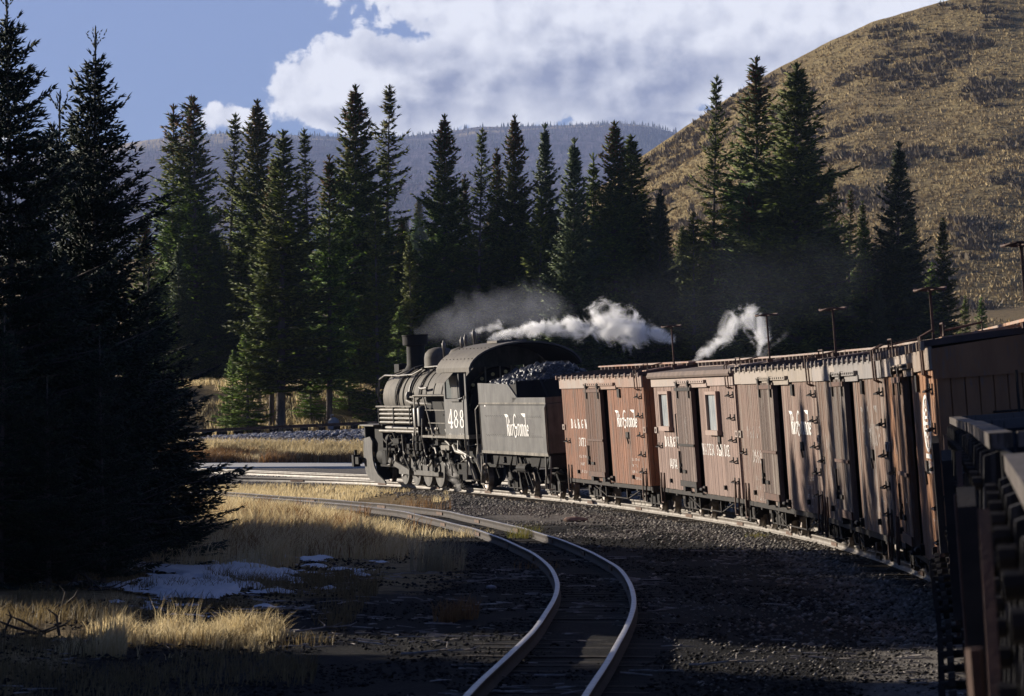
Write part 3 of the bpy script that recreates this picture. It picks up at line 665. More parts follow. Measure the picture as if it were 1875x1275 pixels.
def shoots_mesh(name, P, D, L, W, spindle=False):
    n = len(P); D = D / np.linalg.norm(D, axis=1)[:, None]
    u = np.cross(D, np.array([0, 0, 1.0])); u /= np.maximum(np.linalg.norm(u, axis=1), 1e-6)[:, None]; v = np.cross(D, u)
    ang = np.arange(3) * 2 * np.pi / 3
    ring = P[:, None] + (u[:, None] * np.cos(ang)[None, :, None] + v[:, None] * np.sin(ang)[None, :, None]) * W[:, None, None] + (D * L[:, None] * (.3 if spindle else .12))[:, None]
    tip = (P + D * L[:, None])[:, None]
    if spindle:
        V = np.concatenate([P[:, None], ring, tip], 1); f = np.array([(0, 2, 1), (0, 3, 2), (0, 1, 3), (1, 2, 4), (2, 3, 4), (3, 1, 4)]); k = 5
    else:
        V = np.concatenate([ring, tip], 1); f = np.array([(0, 1, 3), (1, 2, 3), (2, 0, 3)]); k = 4
    Fc = f[None] + (np.arange(n) * k)[:, None, None]
    return mesh_np(name, V.reshape(-1, 3), Fc.reshape(-1, 3))

def spruce(name, H, Rb, seed, mat, base=0.0, whorl=.22, per=9, lat=.10, sh=(.20, .032), power=.76, ragged=.25, droop=.25, spindle=False, leader=.6, thin=0.0, tops=None, sub=2, trunk_r=None, one_side=None, gap_top=0):
    """returns (crown mesh, trunk mesh)"""
    rg = np.random.default_rng(seed); Ps = []; Ds = []; Ls = []; Ws = []
    axes = tops or [(0, 0, H, 1.0)]
    tm = MB(); br = MB()
    for (ax, ay, h, rs) in axes:
        z = base; wk = 0
        sway = rg.normal(0, .012, 2)
        while z < h - .12:
            t = z / h; zz = max(.02, (1 - t)); rr = Rb * rs * zz ** power * (1 + .10 * math.sin(z * 2.1 + seed)) + .05
            rr *= min(1, .55 + (z - base) / (.12 * H) * .45) if base > 0 else 1
            k = max(3, int(per * (.45 + .55 * zz))); a0 = rg.random() * 6.28
            step = whorl * (.6 + .7 * zz) * rg.uniform(.8, 1.2)
            for i in range(k):
                if rg.random() < thin: continue
                a = a0 + i * 6.283 / k + rg.normal(0, .25); l = rr * rg.uniform(1 - ragged * 1.6, 1 + ragged) * (1.25 if rg.random() < .08 else 1)
                if one_side is not None: l *= 1 + .35 * math.cos(a - one_side)
                zb = z + rg.uniform(-.5, .5) * step
                up0 = (.55 * t ** 2 - droop * (1 - t)) + rg.normal(0, .14)
                ca, sa = math.cos(a), math.sin(a); m = max(3, int(l / lat))
                s = (np.arange(m) + rg.random(m) * .8) / m; s = s[s > (.12 if l > .5 else 0)]
                cx = ax + sway[0] * zb + ca * l * s; cy_ = ay + sway[1] * zb + sa * l * s
                cz = zb + l * (up0 * s + .28 * s ** 2 - .0)
                # the branch axis itself
                n = len(s)
                if n == 0: continue
                side = np.array([-sa, ca, 0]); fw = np.array([ca, sa, up0 + .3])
                wl = (.50 * l * (1 - s) ** .7 + .12) * .8                       # lateral spray length
                P0 = np.stack([cx, cy_, cz], 1)
                Ps.append(P0); Ds.append(np.tile(fw, (n, 1)) + rg.normal(0, .18, (n, 3))); Ls.append(np.full(n, sh[0]) * rg.uniform(.8, 1.3, n)); Ws.append(np.full(n, sh[1]) * rg.uniform(.8, 1.2, n))
                for sg in (-1, 1):
                    cnt = np.maximum(1, np.minimum(6, (wl / (sh[0] * .62)).astype(int)))
                    for q in range(int(cnt.max())):
                        msk = cnt > q; nn = int(msk.sum())
                        if nn == 0: continue
                        dist = (q * sh[0] * .62)
                        dirv = side * sg * .85 + fw * .55; dirv = dirv / np.linalg.norm(dirv)
                        B = P0[msk] + dirv * dist + rg.normal(0, .012, (nn, 3)); B[:, 2] -= dist * dist * .35
                        for r_ in range(sub):
                            dd = dirv + fw * rg.uniform(-.1, .35) * (1 if r_ == 0 else 1) + side * rg.normal(0, .35, (nn, 1)) + np.array([0, 0, 1]) * rg.normal(-.12, .32, (nn, 1))
                            Ps.append(B); Ds.append(dd); Ls.append(np.full(nn, sh[0]) * rg.uniform(.7, 1.25, nn)); Ws.append(np.full(nn, sh[1]) * rg.uniform(.75, 1.15, nn))
                if l > .35: br.tube([(ax + sway[0] * zb, ay + sway[1] * zb, zb), (cx[-1], cy_[-1], cz[-1] - .01)], [max(.006, l * .014), .004], 3, False)
            z += step
        # leader
        lh = leader; n = int(14 * lh / .5) + 4
        zz = np.linspace(h - .15, h + lh * .5, n); P0 = np.stack([ax + sway[0] * zz, ay + sway[1] * zz, zz], 1)
        Ps.append(P0); Ds.append(np.tile([0, 0, 1.0], (n, 1)) + rg.normal(0, .28, (n, 3))); Ls.append(np.full(n, sh[0] * .7)); Ws.append(np.full(n, sh[1] * .85))
        for e in range(5):
            a = e * 1.257 + rg.random(); m = 6; s = np.linspace(0, 1, m)[:, None]; dv = np.array([math.cos(a) * .55, math.sin(a) * .55, .75]); P1 = np.array([ax + sway[0] * h, ay + sway[1] * h, h + lh * .12]) + s * dv * lh * .42
            Ps.append(P1); Ds.append(np.tile(dv, (m, 1)) + rg.normal(0, .3, (m, 3))); Ls.append(np.full(m, sh[0] * .6)); Ws.append(np.full(m, sh[1] * .8))
        tr = trunk_r or H * .0125
        tm.tube([(ax * .3 if z0 < .1 else ax + sway[0] * z0, ay + sway[1] * z0, z0) for z0 in (-.3, h * .03, h * .3, h * .6, h + lh * .5)], [tr * 1.35, tr, tr * .72, tr * .4, .012], 9)
    tm.v, tm.f = tm.v, tm.f; b = len(tm.v); tm.v += br.v; tm.f += [tuple(i + b for i in f) for f in br.f]
    P = np.concatenate(Ps); D = np.concatenate(Ds); L = np.concatenate(Ls); W = np.concatenate(Ws)
    return shoots_mesh(name + '_crown', P, D, L, W, spindle), tm.mesh(name + '_trunk', True), len(P)
PROTO = {}
def proto(key, *a, **k):
    c, t, n = spruce(key, *a, **k); c.materials.append(a[3]); t.materials.append(M_BARK); PROTO[key] = (c, t, a[0]); print('TREE', key, n)
def tree(key, x, y, H, label, rot=None, wide=1.0, group='spruces behind the train', z=None, name='spruce_tree'):
    c, t, h0 = PROTO[key]; s = H / h0
    r = empty(name, (x, y, float(gz(x, y)) - .05 if z is None else z), (0, 0, random.uniform(0, 6.28) if rot is None else rot)); r.scale = (s * wide, s * wide, s)
    tag(r, label, 'tree', group)
    link('trunk', t, r); link('crown', c, r); return r
proto('dense', 14, 2.7, 1, M_SPR, base=.5, whorl=.23, per=11, lat=.14, sh=(.26, .046), ragged=.22)
proto('tall', 14, 2.3, 2, M_SPR, base=2.2, whorl=.25, per=10, lat=.14, sh=(.25, .044), ragged=.3, power=.8, thin=.05)
proto('ragged', 14, 2.15, 3, M_SPR, base=1.5, whorl=.30, per=9, lat=.15, sh=(.26, .036), ragged=.45, power=.75, thin=.15, droop=.35)
proto('cluster', 14, 2.2, 4, M_SPR, base=.5, whorl=.30, per=8, lat=.17, sh=(.26, .040), tops=[(0, 0, 14, 1), (.7, .3, 13.6, .8), (-.75, .1, 13.9, .8)], power=.6)
proto('blue', 13, 2.55, 5, M_SPRB, base=.4, whorl=.23, per=11, lat=.14, sh=(.25, .046), ragged=.2, power=.9)
proto('young', 8, 1.5, 6, M_SPRY, base=.2, whorl=.22, per=8, lat=.13, sh=(.20, .032), ragged=.25, power=.85)
# (px of the top, py of the top, distance, kind, width factor, label)
def plant(px, py, Z, key, wide, label, **k):
    x = xpx(px, Z); g = float(gz(x, Z)); H = zpx(py, Z) - g; h0 = PROTO[key][2]
    H = H / (1 + .3 / h0); return tree(key, x, Z, H, label, wide=wide, **k)
FOREST = [
 (345, 176, 181, 'cluster', 1.15, 'triple topped dark spruce, leftmost of the row behind the tracks'),
 (412, 207, 184, 'ragged', 1.0, 'slim dark spruce with a needle top right of the triple topped one'),
 (470, 182, 182, 'dense', 1.0, 'tall pointed spruce lit on its left, standing left of the rust topped one'),
 (514, 238, 160.5, 'tall', 1.35, 'broad spruce with rust tinged top and bare trunk beside the upper track'),
 (497, 290, 161.5, 'tall', .9, 'spruce pressed close to the left of the broad bare trunked one'),
 (573, 236, 180, 'ragged', .95, 'thin grey green spruce with a rounded top in the left group'),
 (603, 283, 162, 'tall', 1.0, 'dark spruce with a bare lower trunk right of the broad one'),
 (652, 155, 170, 'dense', 1.05, 'tallest broad olive spruce left of the smokestack'),
 (703, 154, 171, 'ragged', 1.05, 'tall sparse spruce with open drooping branches above the smokestack'),
 (693, 360, 159, 'young', .95, 'bright green young spruce in front of the dark row, left of the engine'),
 (755, 430, 166, 'young', .9, 'small dark spruce in the gap above the smokestack'),
 (737, 395, 172, 'dense', .8, 'low spruce filling the gap right of the sparse tall one'),
 (814, 209, 170, 'dense', .92, 'pointed spruce first to the right of the gap above the engine'),
 (850, 318, 171, 'tall', .85, 'short dark spruce between two taller ones above the cab'),
 (873, 236, 168, 'ragged', .95, 'slim dark spruce with a fine spire above the cab'),
 (912, 270, 170, 'tall', .85, 'dark crooked topped spruce over the cab roof'),
 (943, 210, 169, 'dense', .80, 'dark rust tinged spire in the middle of the row'),
 (1003, 226, 174, 'blue', .85, 'blue grey spruce standing back in the middle of the row'),
 (985, 345, 164, 'young', 1.1, 'rust topped small spruce before the blue grey one'),
 (1050, 252, 162, 'blue', .95, 'pale green full spruce above the coal heap'),
 (1088, 280, 169, 'young', .95, 'thin bright green spruce beside the pale full one'),
 (1128, 222, 166, 'dense', 1.0, 'dark spruce with fine spire, left half of the wide pair'),
 (1160, 247, 167, 'dense', 1.25, 'dark wide based spruce, right half of the wide pair'),
 (1205, 345, 165, 'blue', 1.05, 'dark rounded spruce low at the right end of the wide pair'),
 (1272, 388, 163, 'young', 1.1, 'small pale spruce left of the tall thin spire'),
 (1300, 140, 168, 'ragged', .85, 'tall thin spire standing alone against the hill'),
 (1335, 320, 170, 'tall', 1.0, 'dark spruce right of the tall thin spire'),
 (1390, 104, 165, 'tall', 1.25, 'tallest open spruce with bare upper trunk, left of the big pair'),
 (1455, 116, 162, 'dense', 1.3, 'tallest broad spruce, right of the big pair'),
 (1480, 330, 166, 'ragged', 1.2, 'dark lower spruce on the right flank of the big pair'),
 (1370, 350, 163, 'dense', 1.0, 'dense dark spruce in front of the big pair'),
 (1550, 347, 167, 'ragged', .85, 'slim grey green spruce with pale trunk on the right'),
 (1578, 366, 170, 'tall', .8, 'thin dark spruce between the grey one and the big right cone'),
 (1518, 300, 172, 'tall', .9, 'dark spruce closing the gap right of the big pair'),
 (1530, 420, 165, 'dense', .9, 'low dark spruce at the right foot of the big pair'),
 (1665, 380, 168, 'dense', .9, 'medium spruce just right of the big right cone'),
 (1700, 480, 166, 'young', 1.2, 'young spruce between the big right cone and the lone one'),
 (1592, 400, 163, 'young', 1.0, 'green young spruce at the left foot of the big right cone'),
 (1640, 260, 163, 'blue', 1.15, 'big full conical spruce on the right before the hill'),
 (1610, 520, 160, 'blue', 1.2, 'small bluish spruce in front of the big right cone'),
 (1728, 398, 168, 'tall', 1.0, 'lone medium spruce nearest the right edge of the picture'),
 (1765, 540, 175, 'young', 1.1, 'small spruce in the grass at the right edge, left of the last one'),
 (1800, 543, 178, 'young', 1.2, 'last small spruce at the right edge above the wagon roof'),
]
for f in FOREST: plant(*f)
# darker second and third rank inside the wood
rnd = random.Random(5); RANK = []
for k in range(64):
    px = rnd.uniform(300, 1510); Z = rnd.uniform(188, 225); py = rnd.uniform(370, 470)
    if 735 < px < 775: continue
    RANK.append((px, py, Z))
RANK += [(330, 450, 178), (395, 420, 180), (560, 380, 178), (800, 480, 172), (1540, 480, 178), (1690, 520, 180), (760, 510, 175), (1250, 470, 174), (1240, 520, 168)]
for i, (px, py, Z) in enumerate(RANK):
    plant(px, py, Z, rnd.choice(['dense', 'tall', 'dense', 'blue']), 1.15, 'dark spruce deep in the wood behind the front row', group='dark spruces inside the wood')
# young growth near the ground in front of the wood
for px, py, Z, lab in [(455, 600, 160, 'low bright spruce bush at the foot of the bare trunk'), (425, 640, 161, 'low spruce bush at the left end of the wood'), (570, 640, 163, 'small green spruce between two bare trunks'), (640, 600, 164, 'small dark spruce left of the boiler'), (725, 560, 163, 'small green spruce behind the smokestack')]:
    plant(px, py, Z, 'young', 1.5, lab, group='young spruces at the edge of the wood')
for px, py, Z, lab in [(262, 398, 150, 'broad topped dark conifer seen past the left spruces')]: plant(px, py, Z, 'tall', 1.3, lab)
plant(768, 362, 420, 'dense', 1.3, 'far small blue spruce in the gap above the engine', group='far trees beyond the wood'); plant(742, 395, 430, 'dense', 1.3, 'far dark spruce left of the small blue one', group='far trees beyond the wood')

# near spruces at the left, backlit, with shade also in their needle colour
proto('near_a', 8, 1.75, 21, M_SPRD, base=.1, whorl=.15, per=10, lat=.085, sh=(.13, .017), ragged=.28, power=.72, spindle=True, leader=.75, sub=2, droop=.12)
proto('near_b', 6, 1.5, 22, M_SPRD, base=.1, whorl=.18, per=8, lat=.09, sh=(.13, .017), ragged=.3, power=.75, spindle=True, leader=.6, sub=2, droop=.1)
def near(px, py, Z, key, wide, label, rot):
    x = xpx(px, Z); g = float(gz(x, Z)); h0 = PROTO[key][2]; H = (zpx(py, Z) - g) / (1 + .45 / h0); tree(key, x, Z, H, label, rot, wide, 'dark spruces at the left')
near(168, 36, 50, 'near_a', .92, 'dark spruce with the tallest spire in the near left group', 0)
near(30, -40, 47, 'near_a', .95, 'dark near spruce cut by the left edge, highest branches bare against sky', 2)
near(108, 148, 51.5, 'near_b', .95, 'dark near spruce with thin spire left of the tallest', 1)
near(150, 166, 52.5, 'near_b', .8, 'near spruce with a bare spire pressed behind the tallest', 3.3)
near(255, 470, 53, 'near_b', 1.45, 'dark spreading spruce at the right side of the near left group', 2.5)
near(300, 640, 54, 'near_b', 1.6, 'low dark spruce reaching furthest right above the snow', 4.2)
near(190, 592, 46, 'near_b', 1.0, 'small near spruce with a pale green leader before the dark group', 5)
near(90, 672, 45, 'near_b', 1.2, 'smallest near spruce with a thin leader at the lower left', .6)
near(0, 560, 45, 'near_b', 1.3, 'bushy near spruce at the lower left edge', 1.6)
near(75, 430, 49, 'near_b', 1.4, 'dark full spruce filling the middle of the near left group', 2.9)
# tiny seedling on the snow
near(228, 1028, 48.5, 'near_b', 2.2, 'tiny spruce seedling standing on the snow patch', .3)
# a row beyond the left edge of the picture that shades the yard (they stand where the long shadows come from)
SHADE = []; rnd = random.Random(9)
for k, q in enumerate([29, 31, 33.2, 35.3, 37.5, 39.6, 41.8, 49.2, 50.8, 52.6, 54.8, 57, 59.2, 61.5, 63.8, 66, 68.3, 70.4]):
    x = -12.6 - rnd.uniform(0, 1.6); SHADE.append((x, q - .625 * (x + 16), rnd.uniform(8.2, 9.4) if q < 45 else rnd.uniform(7.3, 8.5)))
    x = -17.5 - rnd.uniform(0, 2.5); SHADE.append((x, q + 1.1 - .625 * (x + 16), (8.4 if q < 45 else 7.6) * (0 if 42.5 < q < 48 else 1)))
SHADE = [a for a in SHADE if a[2] > 1]
for i, (x, y, H) in enumerate(SHADE): tree(['dense', 'blue', 'dense'][i % 3], x, y, H, 'spruce left of the yard that throws the long shadows', group='spruces outside the left edge', wide=1.25)
# ------------------------------------------------------------------ grass
def grass_mat(name, c1, c2, trans=.35):
    t = newmat(name); g = t.node('ShaderNodeNewGeometry'); r = g.outputs['Random Per Island']
    n = t.mr(t.noise(g.outputs['Position'], .5, 3), .35, .65)
    col = t.mix(r, c1, c2); col = t.mix(t.m('MULTIPLY', n, .5), col, tuple(x * .55 for x in c1))
    t.set(t.b.inputs['Base Color'], col); t.b.inputs['Roughness'].default_value = .6; t.b.inputs['Specular IOR Level'].default_value = .2
    tr = t.node('ShaderNodeBsdfTranslucent'); t.set(tr.inputs[0], col); ms = t.node('ShaderNodeMixShader'); ms.inputs[0].default_value = trans
    t.l.new(t.b.outputs[0], ms.inputs[1]); t.l.new(tr.outputs[0], ms.inputs[2]); t.l.new(ms.outputs[0], t.out.inputs[0]); return t.mat
M_GRASS = grass_mat('dry_grass', (.62, .47, .23), (.92, .79, .50), .5); M_GRASSR = grass_mat('russet_grass', (.24, .125, .05), (.42, .25, .11)); M_GRASSD = grass_mat('shade_dark_grass', (.16, .12, .06), (.34, .26, .13)); M_GRASSG = grass_mat('green_tuft', (.14, .17, .03), (.36, .28, .06)); M_GRASSP = grass_mat('pale_grass', (.42, .37, .24), (.64, .56, .36))
def blades(name, X, Y, H, W, mat, seed, label, cat='grass', lean=.35, z0=None, kind='stuff'):
    rg = np.random.default_rng(seed); n = len(X); Z = gh(X, Y) - .02 if z0 is None else z0
    P = np.stack([X, Y, Z], 1); a = rg.random(n) * 6.283; s = np.stack([np.cos(a), np.sin(a), 0 * a], 1) * W[:, None]
    ln = rg.normal(0, lean, (n, 2)) + np.array([.12, -.05]); d1 = np.stack([ln[:, 0] * .35, ln[:, 1] * .35, np.ones(n)], 1) * H[:, None] * .55; d2 = np.stack([ln[:, 0], ln[:, 1], np.ones(n) * .95], 1) * H[:, None]
    V = np.stack([P - s, P + s, P + d1 + s * .7, P + d1 - s * .7, P + d2], 1); f = np.array([(0, 1, 2), (0, 2, 3), (3, 2, 4)])
    Fc = f[None] + (np.arange(n) * 5)[:, None, None]
    return tag(link(name, mesh_np(name, V.reshape(-1, 3), Fc.reshape(-1, 3)), None, mat), label, cat, kind=kind)
rg = np.random.default_rng(77)
def field(n, x0, x1, y0, y1, test, seed, clump=.6, ypow=1):
    rg = np.random.default_rng(seed); m = int(n / 3); X = rg.uniform(x0, x1, m); Y = y0 + (y1 - y0) * rg.random(m) ** ypow
    X = np.repeat(X, 3) + rg.normal(0, .05 * clump / .6, m * 3); Y = np.repeat(Y, 3) + rg.normal(0, .05 * clump / .6, m * 3)
    k = test(X, Y); return X[k], Y[k]
sx = lambda y: np.interp(y, SID[:, 1], SID[:, 0]); mx = lambda y: np.interp(y, MAIN[:, 1], MAIN[:, 0])
def t1(X, Y):
    edge = sx(Y) - .75 - sstep(75, 55, Y) * 1.0
    return (X < edge + .5 * (fbm(X / 1, Y / 3, 3, 3) - .5) * 2) & (fbm(X / 1.2, Y / 2.4, 3, 8) > .30 + .35 * sstep(60, 52, Y) * (X > -4.5)) & (np.random.default_rng(4).random(len(X)) < .15 + .85 * sstep(0, 1.6, edge - X))
X, Y = field(120000, -8.5, 0, 52, 96, t1, 1)
hh = (.3 + .7 * sstep(.3, 3.5, sx(Y) - X) * 1.0 + .3 * sstep(75, 60, Y)) * (.06 + .62 * np.clip(fbm(X / .5, Y / 1.0, 3, 12) - .2, 0, 1)) * (.5 + .8 * rg.random(len(X))); blades('dry_grass', X, Y, hh, .0045 + .004 * rg.random(len(X)), M_GRASS, 2, 'tall dry golden grass between the snow and the siding')
X, Y = field(26000, -7, -.6, 54, 84, lambda X, Y: t1(X, Y) & (fbm(X / 1.5, Y / 2.5, 3, 44) > .58), 3)
blades('russet_grass', X, Y, (.2 + .3 * rg.random(len(X))), .005 + .004 * rg.random(len(X)), M_GRASSR, 4, 'russet seed stalks standing among the dry grass')
def t2(X, Y): return (X < -1.75 - .25 * (fbm(X, Y / 2, 2, 9) - .5)) & (fbm(X / .9, Y / 1.6, 3, 18) > .47) 
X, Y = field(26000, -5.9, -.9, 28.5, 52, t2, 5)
blades('sparse_grass', X, Y, (.06 + .22 * fbm(X / .8, Y / 1.5, 3, 19)) * (.5 + .8 * rg.random(len(X))), .003 + .003 * rg.random(len(X)), M_GRASSD, 6, 'thin dry grass at the lower left before the snow')  # darker than the other grass: shade of the yard put into the colour
# brighter grass in one band: a streak of sun put into the colour
X, Y = field(12000, -4.3, -2.4, 34.8, 38.6, lambda X, Y: fbm(X / .35, Y / .8, 3, 118) > .48, 15)
blades('sun_streak_grass', X, Y, (.03 + .40 * fbm(X / .3, Y / .6, 3, 29) ** 1.5) * (.5 + .8 * rg.random(len(X))), .0035 + .003 * rg.random(len(X)), M_GRASS, 16, 'brighter golden grass with a streak of sun put into its colour, lower left')
# between the siding and the main line far left, and beyond
X, Y = field(60000, -16, -1.5, 84, 116, lambda X, Y: (dist_line(X, Y, MAIN) > 1.25) & (dist_line(X, Y, SID) > .75) & (dist_line(X, Y, TR2) > 1.6) & (X > sx(Y) - 6) & ((Y < 104)) & (X < mx(Y) + 0) & (fbm(X, Y / 2, 3, 55) > .36 + .4 * sstep(-5.5, -1.8, X)), 7)
blades('verge_grass', X, Y, .06 + .16 * rg.random(len(X)), .006 + .004 * rg.random(len(X)), M_GRASS, 8, 'short straw grass between the siding and the main line')
X, Y = field(70000, -30, 6, 145, 151.0, lambda X, Y: fbm(X / 2, Y / 2, 3, 65) > .30, 9)
Zr = rg.random(len(X)); blades('bank_grass', X, Y, .22 + .26 * Zr, .010 + .008 * rg.random(len(X)), M_GRASS, 10, 'tall straw grass on the bank beyond the road')
X, Y = field(40000, -30, 4, 144.2, 148, lambda X, Y: fbm(X / 2, Y / 2, 3, 85) > .40, 19)
blades('bank_russet_grass', X, Y, .3 + .35 * rg.random(len(X)), .012 + .008 * rg.random(len(X)), M_GRASSR, 10, 'russet grass along the foot of the bank beyond the road')
X, Y = field(40000, -34, 14, 159.5, 172, lambda X, Y: fbm(X / 2, Y / 2, 3, 95) > .42, 11)
blades('forest_edge_grass', X, Y, .12 + .3 * rg.random(len(X)), .012 + .01 * rg.random(len(X)), M_GRASS, 12, 'dry grass along the edge of the spruce wood')
# single clumps one can point at
def clump(px, py, n, r, h, mat, lab, lean=.3, seed=1, w=.004):
    x, y = gpt(px, py, -.14); rg = np.random.default_rng(seed); X = x + np.clip(rg.normal(0, r, n), -1.7 * r, 1.7 * r); Y = y + np.clip(rg.normal(0, r, n), -1.7 * r, 1.7 * r)
    blades('grass_clump', X, Y, h * (.4 + .7 * rg.random(n)), np.full(n, w), mat, seed, lab, 'grass clump', lean, kind=None)
clump(800, 1040, 420, .22, .62, M_GRASSP, 'tall pale grass clump at the right edge of the dark grass', .22, 3)
clump(960, 985, 220, .16, .32, M_GRASSG, 'green and yellow tuft between the siding rails', .5, 4)
clump(835, 1130, 330, .14, .30, M_GRASSR, 'russet tuft standing alone left of the siding curve', .35, 5)
clump(840, 982, 260, .35, .22, M_GRASS, 'sunlit straw tuft against the left siding rail', .4, 6)
clump(1385, 983, 120, .12, .14, M_GRASSG, 'small green tuft in the sunlit gravel beside the cars', .6, 7)
clump(200, 1185, 90, .10, .75, M_GRASS, 'long bent grass stalks left of the golden streak', .35, 8, .003)
clump(325, 1150, 120, .14, .40, M_GRASS, 'upright grass stalks in the golden streak', .25, 9, .003)
clump(770, 930, 260, .4, .34, M_GRASSR, 'dark dry weeds growing over the siding rails', .4, 10)
clump(985, 560 + 480, 60, .2, .2, M_GRASSR, 'low dry weeds inside the siding curve', .4, 11)
# ------------------------------------------------------------------ rolling stock
LEAN = R(4.2)
def root_at(name, x, y, slope, lean=LEAN):
    """x,y: track centre under the near end; slope = dx/dy going away"""
    return empty(name, (x, y, 0), (0, -lean, math.atan(-slope)))
def wood_mat(name, paint, bare, wear=.5, isl=.18, fade=None):
    t = newmat(name); g = t.node('ShaderNodeNewGeometry'); r = g.outputs['Random Per Island']
    v = t.mapping(t.pos, (1, 1, .12)); st = t.noise(v, 34, 4, .65); big = t.noise(t.pos, 1.3, 4, .6); run = t.noise(t.mapping(t.pos, (1, 1, .2)), 7, 4, .7)
    c = t.mix(t.mr(big, .3, .7, 0, .8), paint, fade or tuple(x * .72 for x in paint))
    c = t.mix(t.mr(run, .45, .75, 0, .6), c, tuple(x * .45 for x in paint))
    wv = t.m('ADD', t.m('ADD', t.m('MULTIPLY', st, .55), t.m('MULTIPLY', big, .35)), t.m('MULTIPLY', r, .22)); c = t.mix(t.mr(wv, wear, wear + .09), c, bare)
    k = t.mr(r, 0, 1, 1 - isl, 1 + isl); cc = t.node('ShaderNodeCombineXYZ'); [t.l.new(k, cc.inputs[i]) for i in range(3)]
    t.set(t.b.inputs['Base Color'], t.mix(1.0, c, cc.outputs[0], 'MULTIPLY')); t.b.inputs['Roughness'].default_value = .75; t.b.inputs['Specular IOR Level'].default_value = .25
    t.l.new(t.bump(st, .35, .006), t.b.inputs['Normal']); return t.mat
M_IRON = pmat('dark_iron', (.016, .014, .013), (.036, .029, .024), 5, .7, 0, .3, 40, .2)
M_IRONB = pmat('rusty_brown_iron', (.12, .06, .04), (.06, .035, .025), 6, .7, .1, .3, 40, .3)
M_TREAD = pmat('wheel_tread_steel', (.25, .22, .19), (.10, .08, .07), 8, .45, .6, 0)
def letter_mat(name, c=.75, wear=.62):
    t = newmat(name); n = t.noise(t.mapping(t.pos, (1, 1, .25)), 26, 4, .7); 
    t.b.inputs['Base Color'].default_value = (c, c * .97, c * .92, 1); t.b.inputs['Roughness'].default_value = .6
    tr = t.node('ShaderNodeBsdfTransparent'); ms = t.node('ShaderNodeMixShader'); t.set(ms.inputs[0], t.mr(n, wear, wear + .03))
    t.l.new(t.b.outputs[0], ms.inputs[1]); t.l.new(tr.outputs[0], ms.inputs[2]); t.l.new(ms.outputs[0], t.out.inputs[0]); return t.mat
M_WHITE = letter_mat('white_lettering', .80, .72); M_WORN = letter_mat('worn_lettering', .62, .52); M_FAINT = letter_mat('faded_lettering', .38, .45)

# ---- lettering.  2D shapes (polygons in a unit box) set on the left side of a car
def stroke(pts, w):
    """a bent bar of width w as quads"""
    out = []
    for a, b in zip(pts[:-1], pts[1:]):
        dx, dy = b[0] - a[0], b[1] - a[1]; l = math.hypot(dx, dy) or 1; nx, ny = -dy / l * w / 2, dx / l * w / 2; ex, ey = dx / l * w * .22, dy / l * w * .22
        out.append([(a[0] + nx - ex, a[1] + ny - ey), (a[0] - nx - ex, a[1] - ny - ey), (b[0] - nx + ex, b[1] - ny + ey), (b[0] + nx + ex, b[1] + ny + ey)])
    return out
def arc(cx, cy_, rx, ry, a0, a1, n=10): return [(cx + rx * math.cos(R(a0 + (a1 - a0) * i / n)), cy_ + ry * math.sin(R(a0 + (a1 - a0) * i / n))) for i in range(n + 1)]
def ringp(cx, cy_, rx, ry, tx, ty, n=20, a0=0, a1=360):
    out = []
    for i in range(n):
        q = []
        for j in (i, i + 1):
            a = R(a0 + (a1 - a0) * j / n); q.append(((cx + rx * math.cos(a), cy_ + ry * math.sin(a)), (cx + (rx - tx) * math.cos(a), cy_ + (ry - ty) * math.sin(a))))
        out.append([q[0][0], q[0][1], q[1][1], q[1][0]])
    return out
def rio_grande():
    S = []
    w = .105
    # R with a pennant flying from its top to the left
    S += [[(-.42, 1.34), (.22, 1.34), (.30, 1.18), (-.02, 1.115), (-.20, 1.16)]]
    S += stroke([(.10, 0), (.06, 1.25)], .115); S += stroke([(.10, 1.26), (.40, 1.24), (.44, .85), (.38, .66), (.12, .62)], w); S += stroke([(.24, .62), (.48, 0)], .16)
    S += stroke([(.66, 0), (.64, .68)], .115); S += stroke([(.63, .82), (.63, .98)], .115)                # i
    S += ringp(1.00, .35, .21, .38, .12, .115)                                                            # o
    # G with the streak crossing to the left
    S += ringp(1.86, .62, .40, .76, .12, .12, 16, 50, 340); S += stroke([(1.90, .52), (2.24, .52)], .15); S += stroke([(2.17, .52), (2.17, .05)], .115)
    S += [[(1.16, .70), (1.75, .76), (1.75, .58), (1.50, .54)]]
    S += stroke([(2.44, 0), (2.42, .72)], .115); S += stroke([(2.43, .55), (2.55, .70), (2.70, .70)], .10)  # r
    S += ringp(2.94, .34, .19, .38, .11, .105); S += stroke([(3.14, 0), (3.12, .72)], .105)                # a
    S += stroke([(3.34, 0), (3.32, .72)], .105); S += stroke([(3.33, .58), (3.46, .70), (3.60, .60), (3.62, 0)], .10)   # n
    S += ringp(3.92, .34, .20, .38, .11, .105); S += stroke([(4.14, 0), (4.08, 1.26)], .115)               # d
    S += [[(3.20, 1.40), (4.16, 1.40), (4.18, 1.20), (3.82, 1.16), (3.60, 1.24)]]
    S += ringp(4.52, .34, .21, .38, .12, .13, 16, 20, 320); S += stroke([(4.36, .36), (4.70, .36)], .10) # e
    return [[((x + .42) / 5.2, y / 1.4) for x, y in q] for q in S]
